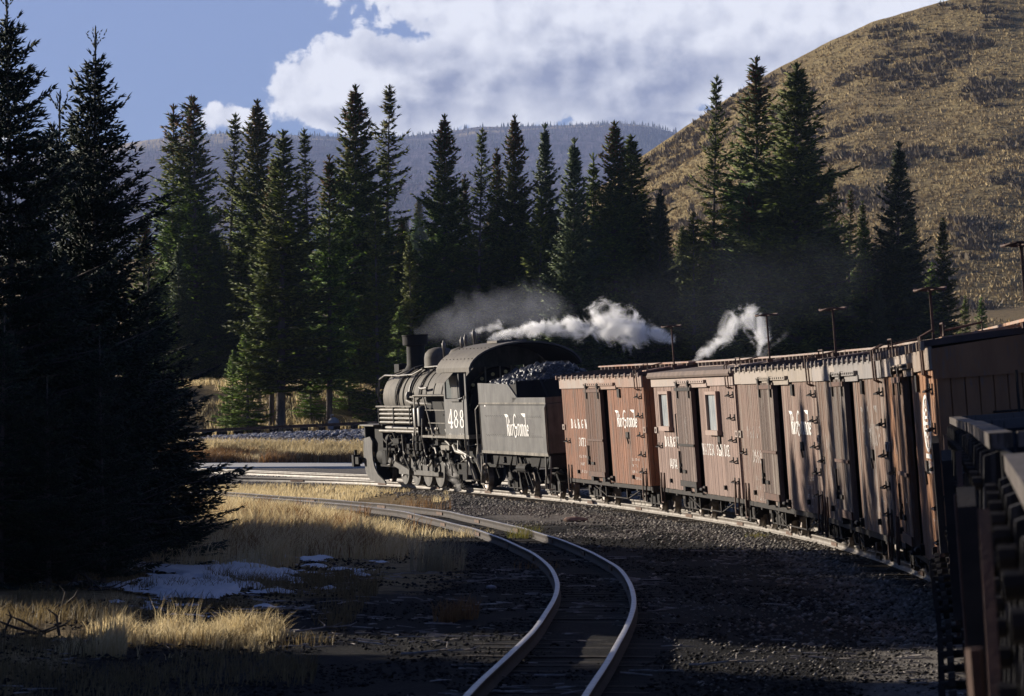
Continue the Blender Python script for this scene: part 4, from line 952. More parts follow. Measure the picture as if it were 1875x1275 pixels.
def roman(ch):
    """condensed roman capitals and figures, thick stems and thin joins, in a box 1 x 1"""
    T, t = .26, .11
    v = lambda x, a=0, b=1, w=T: stroke([(x, a), (x, b)], w); h = lambda y, a, b, w=t: stroke([(a, y), (b, y)], w)
    sf = lambda x, y: h(y, x - .20, x + .20, .08)
    G = {'D': v(.22) + h(.95, .1, .6) + h(.05, .1, .6) + ringp(.5, .5, .46, .5, .24, .1, 12, -90, 90), 'R': v(.22) + h(.95, .1, .6) + h(.5, .3, .6) + ringp(.5, .73, .38, .27, .24, .1, 10, -90, 90) + stroke([(.5, .5), (.86, .03)], T) + sf(.22, .04),
         'G': ringp(.52, .5, .46, .5, .24, .1, 14, 45, 330) + v(.82, .1, .45, .2) + h(.45, .6, .98), 'W': stroke([(.05, 1), (.30, 0)], .2) + stroke([(.30, 0), (.50, .8)], .12) + stroke([(.50, .9), (.72, 0)], .2) + stroke([(.72, 0), (.95, 1)], .12) + sf(.1, .97) + sf(.92, .97),
         '&': ringp(.42, .75, .24, .24, .13, .09, 10) + ringp(.38, .28, .32, .28, .18, .09, 12, 60, 330) + stroke([(.3, .68), (.9, .03)], .18), 'A': stroke([(.12, 0), (.5, 1)], .11) + stroke([(.5, 1), (.86, 0)], .24) + h(.33, .25, .75) + sf(.12, .04) + sf(.84, .04),
         'T': v(.5) + h(.95, .08, .92) + v(.1, .75, .97, .07) + v(.9, .75, .97, .07) + sf(.5, .04), 'E': v(.24) + h(.95, .1, .85) + h(.5, .2, .7) + h(.05, .1, .88) + v(.85, .72, .98, .07) + v(.88, .02, .3, .07),
         'S': ringp(.48, .73, .36, .27, .18, .10, 12, 20, 270) + ringp(.52, .28, .38, .28, .18, .10, 12, -160, 90), 'V': stroke([(.1, 1), (.48, 0)], .24) + stroke([(.5, 0), (.88, 1)], .11) + sf(.12, .97) + sf(.86, .97),
         'I': v(.5) + sf(.5, .04) + sf(.5, .97), 'C': ringp(.54, .5, .46, .5, .24, .1, 14, 45, 315), 'O': ringp(.5, .5, .46, .5, .24, .1), '0': ringp(.5, .5, .40, .5, .22, .09),
         '3': ringp(.46, .74, .34, .26, .18, .08, 12, -90, 150) + ringp(.46, .27, .38, .28, .2, .09, 12, -150, 90), '7': h(.93, .1, .9, .14) + stroke([(.85, .9), (.42, 0)], .24), '6': ringp(.5, .3, .40, .31, .2, .09) + stroke([(.20, .35), (.32, .72), (.62, .96)], .2),
         '9': ringp(.5, .7, .40, .31, .2, .09) + stroke([(.80, .65), (.68, .28), (.38, .04)], .2), '8': ringp(.5, .76, .33, .25, .17, .07) + ringp(.5, .27, .41, .28, .2, .08), '4': v(.66, 0, 1, .22) + stroke([(.64, .98), (.08, .34)], .10) + h(.29, .04, .98, .11) + sf(.66, .04),
         ' ': [], '.': v(.3, 0, .14), 'L': v(.24) + h(.05, .1, .88) + v(.86, .02, .3, .07), 'P': v(.22) + h(.95, .1, .6) + ringp(.5, .72, .38, .28, .24, .1, 10, -90, 90), 'B': v(.22) + ringp(.45, .74, .38, .26, .22, .1, 10, -90, 90) + ringp(.45, .26, .42, .26, .22, .1, 10, -90, 90) + h(.5, .2, .6),
         'M': v(.12, 0, 1, .12) + v(.86, 0, 1, .22) + stroke([(.14, 1), (.5, .2)], .2) + stroke([(.5, .2), (.84, 1)], .1), 'N': v(.14, 0, 1, .12) + v(.86, 0, 1, .12) + stroke([(.14, 1), (.86, 0)], .22), 'U': v(.2, .25, 1) + v(.84, .25, 1, .12) + ringp(.52, .28, .42, .28, .2, .1, 10, 180, 360),
         'H': v(.2) + v(.8) + h(.5, .2, .8), 'K': v(.2) + stroke([(.3, .45), (.85, 1)], .12) + stroke([(.4, .55), (.88, 0)], .24), '2': ringp(.46, .72, .36, .28, .2, .09, 12, -30, 170) + stroke([(.72, .55), (.14, .08)], .16) + h(.06, .1, .9, .13), '1': v(.5) + sf(.5, .04) + stroke([(.5, .97), (.25, .82)], .1), '5': h(.93, .25, .85, .13) + v(.26, .5, .96, .1) + ringp(.46, .32, .40, .32, .2, .09, 12, -150, 110)}
    return G.get(ch, ringp(.5, .5, .4, .5, .2, .1))
def word(s, adv=1.25):
    S = []
    for i, ch in enumerate(s): S += [[(x + i * adv, y) for x, y in q] for q in roman(ch)]
    W = (len(s) - 1) * adv + 1; return [[(x / W, y) for x, y in q] for q in S]
def letters(name, shapes, yfar, ynear, z0, z1, mat, parent, x=-1.172):
    m = MB()
    for k, q in enumerate(shapes):
        d = .0004 * (k % 23)
        vs = [(x - d, yfar + (ynear - yfar) * u, z0 + (z1 - z0) * v) for u, v in q]; m.add(vs, [tuple(range(len(vs)))])
    o = m.obj(name, mat, parent)
    return o

# ---- truck (bogie) shared by all cars
def wheel_mesh(r=.33, w=.10):
    return MB().lathe((0, 0, 0), [(.06, -.06), (.09, -.05), (.10, .0), (r * .55, .012), (r * .86, -.02), (r * .88, -w * .5), (r, -w * .5), (r * 1.0, w * .42), (r * 1.08, w * .45), (r * 1.08, w * .7), (r * .8, w * .7)], 28, 'x').mesh('wheel', True)
WHEEL = wheel_mesh(); WHEEL.materials.append(M_TREAD)
def side_frame_mesh():
    m = MB()
    m.tube([(0, -.78, .36), (0, -.55, .36), (0, -.22, .62), (0, .22, .62), (0, .55, .36), (0, .78, .36)], .028, 4); m.tube([(0, -.78, .30), (0, -.5, .30), (0, -.2, .14), (0, .2, .14), (0, .5, .30), (0, .78, .30)], .028, 4)
    m.box(-.03, .03, -.8, .8, .19, .215)
    for s in (-1, 1):
        m.box(-.09, .06, s * .62 - .11, s * .62 + .11, .22, .45); m.box(-.06, .04, s * .17 - .03, s * .17 + .03, .14, .62); m.box(-.11, -.09, s * .62 - .08, s * .62 + .08, .26, .40)
    for k in range(4): m.lathe((0, -.09 + .06 * k, .22), [(.035, 0), (.035, .30)], 8)
    m.box(-.08, .05, -.14, .14, .50, .56)
    return m.mesh('side_frame')
SFR = side_frame_mesh(); SFR.materials.append(M_IRON)
AXLE = MB().cyl((-.62, 0, 0), (.62, 0, 0), .055, 10).box(-.85, -.60, -.07, .07, -.06, .06).box(.60, .85, -.07, .07, -.06, .06).mesh('axle'); AXLE.materials.append(M_IRON)
BOL = MB().box(-.95, .95, -.14, .14, .40, .60).box(-.5, .5, -.5, -.44, .26, .36).box(-.5, .5, .44, .5, .26, .36).box(-.08, .08, -.5, .5, .30, .36).mesh('bolster'); BOL.materials.append(M_IRON)
def truck(parent, y):
    t = link('truck', None, parent); t.location = (0, y, 0); t.empty_display_size = .2
    for s in (-1, 1):
        f = link('side_frame', SFR, t); f.location = (s * .78, 0, 0); f.scale = (-s * -1, 1, 1) if s < 0 else (-1, 1, 1)
        for e in (-1, 1):
            wv = link('wheel', WHEEL, t); wv.location = (s * .50, e * .62, .33); wv.scale = (1 if s < 0 else -1, 1, 1)
    for e in (-1, 1): a = link('axle', AXLE, t); a.location = (0, e * .62, .33)
    link('bolster', BOL, t)
    return t

CARL = 9.14; HW = 1.15; ZB = .62; ZE = 2.87
def siding_mesh(x, y0, y1, z0, z1, bw, holes=(), out=-1, seed=0, jag=.008):
    """upright boards with v grooves on a wall at x; holes = (ya, yb, za, zb)"""
    m = MB(); rnd = random.Random(seed); n = int(round((y1 - y0) / bw)); bw = (y1 - y0) / n
    for i in range(n):
        a, b = y0 + i * bw, y0 + (i + 1) * bw; g = .006; d = rnd.uniform(0, .006)
        spans = [(z0 - rnd.uniform(0, jag), z1)]
        for (ya, yb, za, zb) in holes:
            if b > ya + .01 and a < yb - .01:
                ns = []
                for (p, q) in spans:
                    if zb <= p or za >= q: ns.append((p, q)); continue
                    if za > p: ns.append((p, za))
                    if zb < q: ns.append((zb, q))
                spans = ns
        for (p, q) in spans:
            if out == -1: vs = [(x, a, p), (x, b, p), (x - d - .018, a + g, p), (x - d - .018, b - g, p), (x, a, q), (x, b, q), (x - d - .018, a + g, q), (x - d - .018, b - g, q)]
            else: vs = [(x, a, p), (x, b, p), (x + d + .018, a + g, p), (x + d + .018, b - g, p), (x, a, q), (x, b, q), (x + d + .018, a + g, q), (x + d + .018, b - g, q)]
            m.add(vs, [(2, 3, 7, 6), (0, 2, 6, 4), (3, 1, 5, 7), (0, 1, 3, 2), (4, 6, 7, 5)])
    return m
def grab(parent, y, z, w=.42, x=-1.172, vert=False, mat=None):
    m = MB(); o = x - .075
    if vert: m.tube([(x, y, z), (o, y, z), (o, y, z + w), (x, y, z + w)], .011, 5); m.box(x - .012, x, y - .03, y + .03, z - .04, z + .04); m.box(x - .012, x, y - .03, y + .03, z + w - .04, z + w + .04)
    else: m.tube([(x, y, z + .03), (o, y, z), (o, y + w, z), (x, y + w, z + .03)], .012, 5); m.box(x - .012, x, y - .035, y + .035, z - .02, z + .08); m.box(x - .012, x, y + w - .035, y + w + .035, z - .02, z + .08)
    return m.obj('grab_iron', mat or M_IRON, parent)
def brake_wheel(parent, x, y, zt, zb=1.4, r=.20):
    s = MB().cyl((x, y, zb), (x, y, zt), .018, 6).box(x - .05, x + .05, y - .03, y + .06, 3.02, 3.08).box(x - .04, x + .04, y - .05, y + .05, 2.0, 2.06).obj('brake_staff', M_IRONB, parent)
    m = MB(); n = 20
    m.tube([(x + r * math.cos(6.2832 * k / n), y + r * math.sin(6.2832 * k / n), zt + .012 * math.sin(k)) for k in range(n + 1)], .016, 6, False)
    for k in range(4): a = k * math.pi / 4 * 2 + .4; m.bar((x, y, zt - .01), (x + r * math.cos(a), y + r * math.sin(a), zt), .03, .014)
    m.lathe((x, y, zt - .03), [(.03, 0), (.035, .05), (.012, .06)], 8)
    return m.obj('brake_wheel', M_IRONB, s)
def boxcar(label, x, y, slope, paint, letter=M_WHITE, seed=0, kind='box', staff=None, fascia=None, walk_supports=True, roofm=None, letters_fn=None, planks=False, group='wooden cars of the train', wideb=.085, bare=(.17, .13, .11), wear=.62):
    r = root_at('water_service_car' if kind == 'water' else 'boxcar', x, y, slope); tag(r, label, 'railway car', group)
    pm = wood_mat('painted_siding_%d' % seed, paint, bare, wear)
    pd = wood_mat('door_boards_%d' % seed, tuple(c * .5 for c in paint), tuple(c * .8 for c in bare), wear - .06)
    fm = wood_mat('weathered_fascia_%d' % seed, fascia or tuple(min(1, c * 1.0 + .03) for c in paint), (.30, .26, .23), .58)
    L = CARL; holes = [(3.86, 5.75, ZB + .12, ZE - .12)]  # opening runs past the door; the dark gap stands in for its shadow
    wins = []
    if kind == 'water': wins = [(1.62, 2.78, 1.80, 2.52), (7.05, 8.2, 1.84, 2.54)]; 
    hs = holes + [(a, b, c, d) for a, b, c, d in wins]
    # inner shell, floor, far side, ends
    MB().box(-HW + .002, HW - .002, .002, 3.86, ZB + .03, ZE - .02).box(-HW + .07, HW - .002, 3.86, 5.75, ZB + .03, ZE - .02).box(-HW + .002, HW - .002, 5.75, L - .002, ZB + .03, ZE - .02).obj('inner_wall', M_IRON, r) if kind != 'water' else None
    if kind == 'water':
        m = MB(); m.box(-HW + .002, HW - .002, .002, L - .002, ZB + .03, ZB + .1); m.box(HW - .06, HW - .002, .002, L - .002, ZB + .1, ZE); m.box(-HW + .002, HW - .002, .002, .06, ZB + .1, ZE); m.box(-HW + .002, HW - .002, L - .06, L - .002, ZB + .1, ZE); m.box(-HW + .05, HW - .05, 3.2, 3.3, ZB, ZE); m.box(-HW + .062, -HW + .08, 3.8, 5.8, ZB, ZE); m.obj('inner_wall', M_IRONB, r)
    tag(siding_mesh(-HW, 0, L, ZB, ZE - .02, wideb, hs, -1, seed).obj('side_siding', pm, r), kind='stuff')
    tag(siding_mesh(HW, 0, L, ZB, ZE - .02, .16, (), 1, seed + 3).obj('side_siding', pm, r), kind='stuff')
    # near end wall: the boards run up and down
    top = lambda xx: ZE + .11 * (1 - abs(xx) / HW) - .03
    if planks:
        n = 16; bw = 2 * HW / n
        for i in range(n):
            a = -HW + i * bw; b = a + bw; g = .008; rnd = random.Random(seed * 7 + i); d = .02 + rnd.uniform(0, .008)
            m = MB(); vs = [(a + g, -d, ZB), (b - g, -d, ZB), (b - g, -d, top(b)), (a + g, -d, top(a)), (a, 0, ZB), (b, 0, ZB), (b, 0, top(b)), (a, 0, top(a))]
            m.add(vs, [(0, 1, 2, 3), (4, 0, 3, 7), (1, 5, 6, 2), (3, 2, 6, 7), (0, 4, 5, 1)]); m.obj('plank', pm, r)
    else:
        m = MB(); n = 24; bw = 2 * HW / n
        for i in range(n):
            a = -HW + i * bw; b = a + bw; g = .005
            vs = [(a + g, -.02, ZB), (b - g, -.02, ZB), (b - g, -.02, top(b)), (a + g, -.02, top(a)), (a, 0, ZB), (b, 0, ZB), (b, 0, top(b)), (a, 0, top(a))]
            m.add(vs, [(0, 1, 2, 3), (4, 0, 3, 7), (1, 5, 6, 2), (3, 2, 6, 7), (0, 4, 5, 1)])
        tag(m.obj('end_siding', pm, r), kind='stuff')
    m = MB(); m.prism([(-HW, ZB), (HW, ZB), (HW, ZE), (0, ZE + .10), (-HW, ZE)], L, L + .02, 'y'); m.obj('end_wall', pm, r)
    # end fascia across the near end, corner irons
    m = MB(); m.prism([(-HW - .03, ZE - .30), (HW + .03, ZE - .30), (HW + .03, ZE + .01), (0, ZE + .11), (-HW - .03, ZE + .01)], -.055, -.030, 'y'); m.obj('end_fascia', pm, r)
    # side fascia (letter board) in wavering boards
    rnd = random.Random(seed + 50); m = MB(); yy = -.05; 
    while yy < L + .05:
        ly = min(rnd.uniform(1.6, 3.4), L + .05 - yy); 
        if L + .05 - yy - ly < .5: ly = L + .05 - yy
        dz = rnd.uniform(-.008, .012); m.box(-HW - .062, -HW - .024, yy + .003, yy + ly - .003, ZE - .21 + dz, ZE + .03 + dz * .5); yy += ly
    m.obj('fascia_board', fm, r); MB().box(HW + .024, HW + .06, -.05, L + .05, ZE - .2, ZE + .03).obj('fascia_board', fm, r)
    # roof
    if kind == 'water':
        rm = roofm or pmat('tar_canvas_roof', (.20, .15, .125), (.13, .10, .085), 2.4, .9, 0, .5, 20)
        m = MB(); prof = [(-HW - .13, ZE - .04), (-HW - .15, ZE + .0), (-HW - .11, ZE + .075), (-HW * .6, ZE + .105), (0, ZE + .14), (HW * .6, ZE + .105), (HW + .11, ZE + .075), (HW + .15, ZE), (HW + .13, ZE - .04), (0, ZE + .12)]
        m.prism(prof, -.10, L + .08, 'y'); m.obj('roof', rm, r, True)
    else:
        rm = roofm or pmat('metal_roof_sheets', (.11, .075, .065), (.06, .045, .042), 3, .7, .15, .3, 30)
        m = MB(); m.prism([(-HW - .10, ZE + .035), (0, ZE + .11), (HW + .10, ZE + .035), (HW + .10, ZE + .065), (0, ZE + .14), (-HW - .10, ZE + .065)], -.07, L + .07, 'y'); ro = m.obj('roof', rm, r)
        for k in range(15):
            yk = -.05 + k * (L + .06) / 14; s = MB()
            s.prism([(-HW - .12, ZE + .05), (0, ZE + .141), (HW + .12, ZE + .05), (HW + .12, ZE + .10), (0, ZE + .175), (-HW - .12, ZE + .10)], yk, yk + .035, 'y'); s.obj('roof_rib', rm, ro)
            MB().box(-HW - .135, -HW - .095, yk - .02, yk + .055, ZE - .0, ZE + .09).obj('rib_end', fm, ro)
    # running board
    zt = ZE + .215
    wm = wood_mat('running_board_%d' % seed, tuple(min(1, c * 1.15 + .05) for c in paint), (.36, .31, .27), .55)
    for k in range(3): MB().box(-.23 + k * .155, -.09 + k * .155, -.20, L + .22, zt, zt + .03).obj('running_board', wm, r)
    m = MB(); nb = 22
    for k in range(nb): yk = .02 + k * (L - .04) / (nb - 1); m.box(-.22, .21, yk - .018, yk + .018, ZE + .09, zt)
    m.box(-.215, -.19, 0, L, ZE + .10, ZE + .14); tag(m.obj('running_board_saddle', wm, r), kind='stuff')
    # lateral walk at the near end with its handhold
    m = MB(); m.prism([(-HW + .1, ZE + .10), (-.25, ZE + .17), (-.25, ZE + .195), (-HW + .1, ZE + .125)], .15, .33, 'y'); m.prism([(-HW + .1, ZE + .10), (-.25, ZE + .17), (-.25, ZE + .195), (-HW + .1, ZE + .125)], .36, .54, 'y'); m.obj('lateral_walk', wm, r)
    m = MB(); m.tube([(-HW + .15, .62, ZE + .13), (-HW + .15, .62, ZE + .19), (-HW + .55, .62, ZE + .25), (-HW + .55, .62, ZE + .16)], .012, 5); m.tube([(-HW + .12, .08, ZE + .13), (-HW + .12, .08, ZE + .26), (-HW + .12, .50, ZE + .26), (-HW + .12, .50, ZE + .13)], .012, 5); m.obj('roof_handhold', M_IRONB, r)
    m = MB(); 
    for yk in (.20, .46): m.tube([(-HW - .03, yk, ZE - .28), (-HW - .10, yk, ZE - .24), (-HW - .11, yk, ZE + .14), (-HW + .02, yk, ZE + .2)], .014, 5)
    m.obj('ladder_top', M_IRONB, r)
    # door with its track, hangers, bars and latch
    d = link('door', None, r); d.empty_display_size = .2
    dx = -HW - .085; tag(siding_mesh(dx, 4.22, 5.98, ZB + .10, ZE - .20, .092, (), -1, seed + 9).obj('door_boards', pd, d), kind='stuff')
    MB().box(dx, dx + .06, 4.22, 5.98, ZB + .10, ZE - .20).obj('door_panel', pd, d)
    for z0, z1 in ((ZB + .10, ZB + .21), (1.50, 1.545), (ZE - .30, ZE - .235)): MB().box(dx - .045, dx - .026, 4.20, 6.0, z0, z1).obj('door_bar', M_IRONB if kind != 'water' else M_IRON, d)
    for yk in (4.4, 5.7):
        m = MB(); m.box(dx - .05, dx - .028, yk - .04, yk + .04, ZE - .44, ZE - .16); m.lathe((dx - .02, yk, ZE - .15), [(.055, -.025), (.055, .025)], 12, 'x'); m.box(dx - .06, dx + .02, yk - .07, yk + .07, ZE - .20, ZE - .13); m.obj('door_hanger', M_IRON, d)
        m = MB(); m.box(dx - .03, dx + .06, yk - .12, yk + .12, ZB + .0, ZB + .09); m.lathe((dx, yk - .2, ZB + .05), [(.05, -.05), (.05, .05)], 10, 'x'); m.obj('door_roller', M_IRON, d)
    m = MB(); m.box(-HW - .12, -HW - .064, 2.7, 6.0, ZE - .16, ZE - .10); m.box(-HW - .08, -HW - .063, 2.6, 6.0, ZE - .24, ZE - .16); tk = m.obj('door_track', fm, r)
    m = MB()
    for k in range(14): m.box(-HW - .13, -HW - .12, 2.8 + k * .24, 2.83 + k * .24, ZE - .145, ZE - .115)
    m.obj('track_bolt', M_IRON, tk)
    m = MB(); m.box(dx - .06, dx - .02, 5.80, 5.95, 1.10, 1.16); m.lathe((dx - .05, 5.88, 1.02), [(.05, -.02), (.05, .03)], 10, 'x'); m.bar((dx - .05, 5.86, 1.4), (dx - .05, 5.86, .98), .04, .03); m.box(dx - .05, dx - .026, 5.3, 5.62, .98, 1.04); m.obj('door_latch', M_IRON, d)
    m = MB(); m.box(-HW - .07, -HW - .02, 3.62, 3.78, ZB + .02, ZB + .14); m.cyl((-HW - .10, 3.66, ZB + .08), (-HW - .10, 3.9, ZB + .08), .03, 8); m.obj('door_stop', M_IRON, r)
    # grabs, stirrups, corner irons, placard
    gm = M_IRON
    for z in ((2.45, 2.05, 1.65, 1.25) if kind != 'water' else (2.46, 2.05, 1.65, 1.27)): grab(r, .22, z, .42, mat=gm)
    grab(r, .22, .90, .42, mat=gm); grab(r, L - .62, 1.45, .42, mat=gm)
    for yk in (.42, L - .42):
        m = MB()
        m.tube([(-HW - .035, yk - .19, ZB + .22), (-HW - .05, yk - .19, ZB - .02), (-HW - .06, yk - .13, ZB - .30), (-HW - .06, yk + .13, ZB - .30), (-HW - .05, yk + .19, ZB - .02), (-HW - .035, yk + .19, ZB + .22)], .016, 5)
        m.box(-HW - .045, -HW - .022, yk - .22, yk - .16, ZB, ZB + .30); m.box(-HW - .045, -HW - .022, yk + .16, yk + .22, ZB, ZB + .30); m.obj('stirrup_step', M_IRONB, r)
    for yk, z in ((.05, 1.78), (L - .05, 1.78)): m = MB(); m.box(-HW - .05, -HW - .018, yk - .14, yk + .14, z - .06, z + .06); m.box(-HW - .065, -HW - .05, yk - .03, yk + .03, z - .03, z + .03); m.obj('corner_strap', fm, r)
    m = MB(); m.box(-HW - .05, -HW - .028, 1.75, 2.0, 1.58, 1.72); m.bar((-HW - .06, 1.85, 1.60), (-HW - .06, 1.72, 1.48), .025); m.obj('placard_holder', M_IRON, r)
    for yk in (1.5, 7.6): MB().box(-HW - .07, -HW - .02, yk, yk + .08, ZB + .12, ZB + .20).obj('pocket', M_IRON, r)
    if kind == 'box': MB().box(-HW - .06, -HW - .024, 2.35, 2.58, ZE - .42, ZE - .24).obj('dark_plate', M_IRON, r)
    # windows of the work car
    for a, b, c, dd in wins:
        wv = link('window', None, r); wv.empty_display_size = .2; xo = -HW - .10
        m = MB(); fw = .07
        m.box(xo, -HW + .02, a - .02, a + fw, c - .02, dd + .03); m.box(xo, -HW + .02, b - fw, b + .02, c - .02, dd + .03); m.box(xo, -HW + .02, a + fw, b - fw, dd - .03, dd + .03); m.box(xo - .02, -HW + .02, a - .05, b + .05, c - .06, c + .03); m.obj('window_frame', wood_mat('window_frame_%d' % seed, tuple(min(1, q * 1.15 + .02) for q in paint), (.30, .26, .22), .66), wv)
        t = newmat('dusty_window_glass'); nn = t.mr(t.noise(t.mapping(t.pos, (1, 2, .6)), 3.5, 5, .6), .35, .7); t.set(t.b.inputs['Base Color'], t.mix(nn, (.26, .30, .33), (.55, .58, .58))); t.b.inputs['Roughness'].default_value = .22
        MB().box(-HW - .045, -HW - .035, a + fw, b - fw, c + .03, dd - .03).obj('pane', t.mat, wv)
        MB().box(-HW - .01, -HW - .006, a + fw, (a + b) / 2 - .04, c + .03, dd - .03).obj('curtain', pmat('old_curtain', (.42, .42, .38), (.25, .26, .25), 6, .9), wv)
    # underframe, truss rods, couplers, trucks
    m = MB(); m.box(-HW + .02, -HW + .16, .02, L - .02, ZB - .10, ZB + .03); m.box(HW - .16, HW - .02, .02, L - .02, ZB - .10, ZB + .03); m.box(-.28, -.12, 0, L, ZB - .16, ZB + .03); m.box(.12, .28, 0, L, ZB - .16, ZB + .03)
    for yk in (.06, L - .06, 1.6, L - 1.6, 3.6, 5.5): m.box(-HW + .03, HW - .03, yk - .07, yk + .07, ZB - .14, ZB - .01)
    m.obj('underframe', M_IRON, r)
    for xr in (-.95, -.45, .45, .95): MB().tube([(xr, .1, ZB - .05), (xr, 1.6, ZB - .08), (xr, 3.4, ZB - .36), (xr, 5.7, ZB - .36), (xr, L - 1.6, ZB - .08), (xr, L - .1, ZB - .05)], .014, 5).obj('truss_rod', M_IRON, r)
    m = MB()
    for xr in (-.95, -.45, .45, .95):
        for yk in (3.4, 5.7): m.box(xr - .03, xr + .03, yk - .03, yk + .03, ZB - .37, ZB - .10)
    m.cyl((-.1, 3.8, ZB - .24), (-.1, 4.9, ZB - .24), .14, 12); m.cyl((.35, 5.9, ZB - .22), (.35, 6.5, ZB - .22), .16, 12); m.tube([(-.9, 2.3, ZB - .05), (-.9, 2.3, ZB - .32), (-.75, 2.9, ZB - .34), (-.3, 3.3, ZB - .22)], .018, 5); m.obj('brake_gear', M_IRON, r)
    for e in (0, 1):
        m = MB(); y0 = -.02 if e == 0 else L + .02; s = -1 if e == 0 else 1
        m.box(-.10, .10, min(y0, y0 + s * .34), max(y0, y0 + s * .34), .50, .66); m.box(-.16, .12, min(y0 + s * .30, y0 + s * .46), max(y0 + s * .30, y0 + s * .46), .47, .69); m.tube([(-.95, y0 + s * .10, .78), (-.2, y0 + s * .14, .76), (0, y0 + s * .3, .70)], .013, 5); m.tube([(-.25, y0, .55), (-.28, y0 + s * .15, .42), (-.22, y0 + s * .40, .25)], .025, 6); m.obj('coupler', M_IRON, r)
    truck(r, 1.45); truck(r, L - 1.45)
    if staff: brake_wheel(r, -HW + staff[0], -.16, staff[1])
    m = MB(); m.tube([(-.6, -.06, 2.2), (-.6, -.13, 2.2), (.1, -.13, 2.2), (.1, -.06, 2.2)], .012, 5); m.tube([(-.95, -.06, 1.3), (-.95, -.13, 1.3), (-.5, -.13, 1.3), (-.5, -.06, 1.3)], .012, 5); m.tube([(.45, -.05, 2.85), (.5, -.12, 2.7), (.8, -.14, 2.55), (1.05, -.1, 2.5)], .02, 6); m.obj('end_grab_iron', M_IRON, r)
    if letters_fn: letters_fn(r)
    return r

def sub(r, y0, y1, rows, mat, z0=1.16, dz=.15, h=.06, pre='data_lettering'):
    for i, s in enumerate(rows): letters(pre, word(s, 1.2), y0, y1 + (i % 2) * .25, z0 - i * dz, z0 - i * dz + h, mat, r)
def let_A(r):
    letters('road_initials', word('D&RGW', 1.75), 8.25, 6.35, 1.76, 1.96, M_WHITE, r); letters('car_number', word('3073', 1.2), 7.45, 6.62, 1.36, 1.55, M_WHITE, r)
    letters('railway_emblem', rio_grande(), 3.10, .78, 1.83, 2.19, M_WHITE, r, -1.176); sub(r, 7.5, 6.7, ['CAPY', 'LD LMT', 'LT WT 25100'], M_WORN, 1.10, .17); sub(r, 1.7, .85, ['IL 30 0', 'IW 7 2', 'IH 6 4', 'CU FT 1360'], M_WORN, 1.12, .13, .055); letters('data_lettering', word('BLT 04'), 1.2, .8, .72, .77, M_WORN, r)
def let_B(r):
    letters('road_initials', word('D&RGW', 1.4), 8.2, 6.55, 1.46, 1.66, M_WHITE, r); letters('car_number', word('04904', 1.2), 7.75, 6.85, 1.03, 1.22, M_WHITE, r)
    letters('service_lettering', word('WATER', 1.15), 3.85, 2.55, 1.36, 1.56, M_WORN, r); letters('service_lettering', word('SERVICE', 1.15), 2.30, .95, 1.36, 1.56, M_WHITE, r); letters('door_lettering', word('D&RGW', 1.3), 5.1, 4.9, 1.5, 2.1, M_FAINT, r, -HW - .085 - .03)
    m = MB(); m.tube([(-HW - .02, 6.15, 1.45), (-HW - .11, 6.15, 1.45), (-HW - .11, 6.15, 2.12), (-HW - .02, 6.15, 2.12)], .014, 5); m.obj('handrail', M_IRON, r)
def let_C(r):
    letters('road_initials', word('D&RGW', 1.75), 8.3, 6.5, 1.72, 1.92, M_FAINT, r); letters('car_number', word('3669', 1.2), 7.75, 6.65, 1.30, 1.52, M_WORN, r)
    letters('railway_emblem', rio_grande(), 3.12, .80, 1.84, 2.22, M_WHITE, r, -1.176); sub(r, 1.75, .95, ['LT 230', 'WT 516', 'FT 100', 'CAPY 500 LB'], M_WORN, 1.12, .14, .06); sub(r, 7.6, 6.6, ['CAPY 50', 'LT WT', 'NEW'], M_FAINT, 1.0, .17, .07)
def let_D(r):
    letters('railway_emblem', rio_grande(), 3.12, .80, 1.78, 2.30, M_FAINT, r, -1.176); letters('road_initials', word('D&RGW', 1.75), 8.2, 6.4, 1.62, 1.86, M_FAINT, r); letters('car_number', word('3022', 1.2), 7.75, 6.65, 1.20, 1.42, M_FAINT, r); sub(r, 7.5, 6.5, ['CAPY', 'LMT', 'WT'], M_FAINT, .98, .12, .06); sub(r, 1.8, .9, ['IL', 'IW 7', 'IH 6', 'CU FT'], M_FAINT, 1.05, .14, .06)
def let_E(r):
    S = ringp(.5, .62, .5, .38, .13, .05, 28) + ringp(.5, .62, .27, .20, .07, .03, 20)
    for k in range(12): a = R(k * 30); S += stroke([(.5 + .30 * math.cos(a), .62 + .23 * math.sin(a)), (.5 + .38 * math.cos(a), .62 + .30 * math.sin(a))], .06)
    for k in range(3): S += stroke([(.34, .70 - .08 * k), (.66, .70 - .08 * k)], .04)
    S += [[(.12, .22), (.88, .22), (.88, .16), (.12, .16)]]
    letters('round_herald', S, 2.1, .92, 1.62, 2.42, M_WHITE, r, -1.176); letters('herald_lettering', word('QUALITY', 1.1), 2.0, 1.0, 1.60, 1.72, M_WHITE, r, -1.176); sub(r, 1.7, 1.1, ['WT 23'], M_WORN, 1.05); letters('door_lettering', word('IL'), 5.0, 4.7, 1.2, 1.3, M_WORN, r, -HW - .115)
    letters('road_initials', word('D&RGW', 1.75), 8.2, 6.4, 1.7, 1.9, M_FAINT, r)

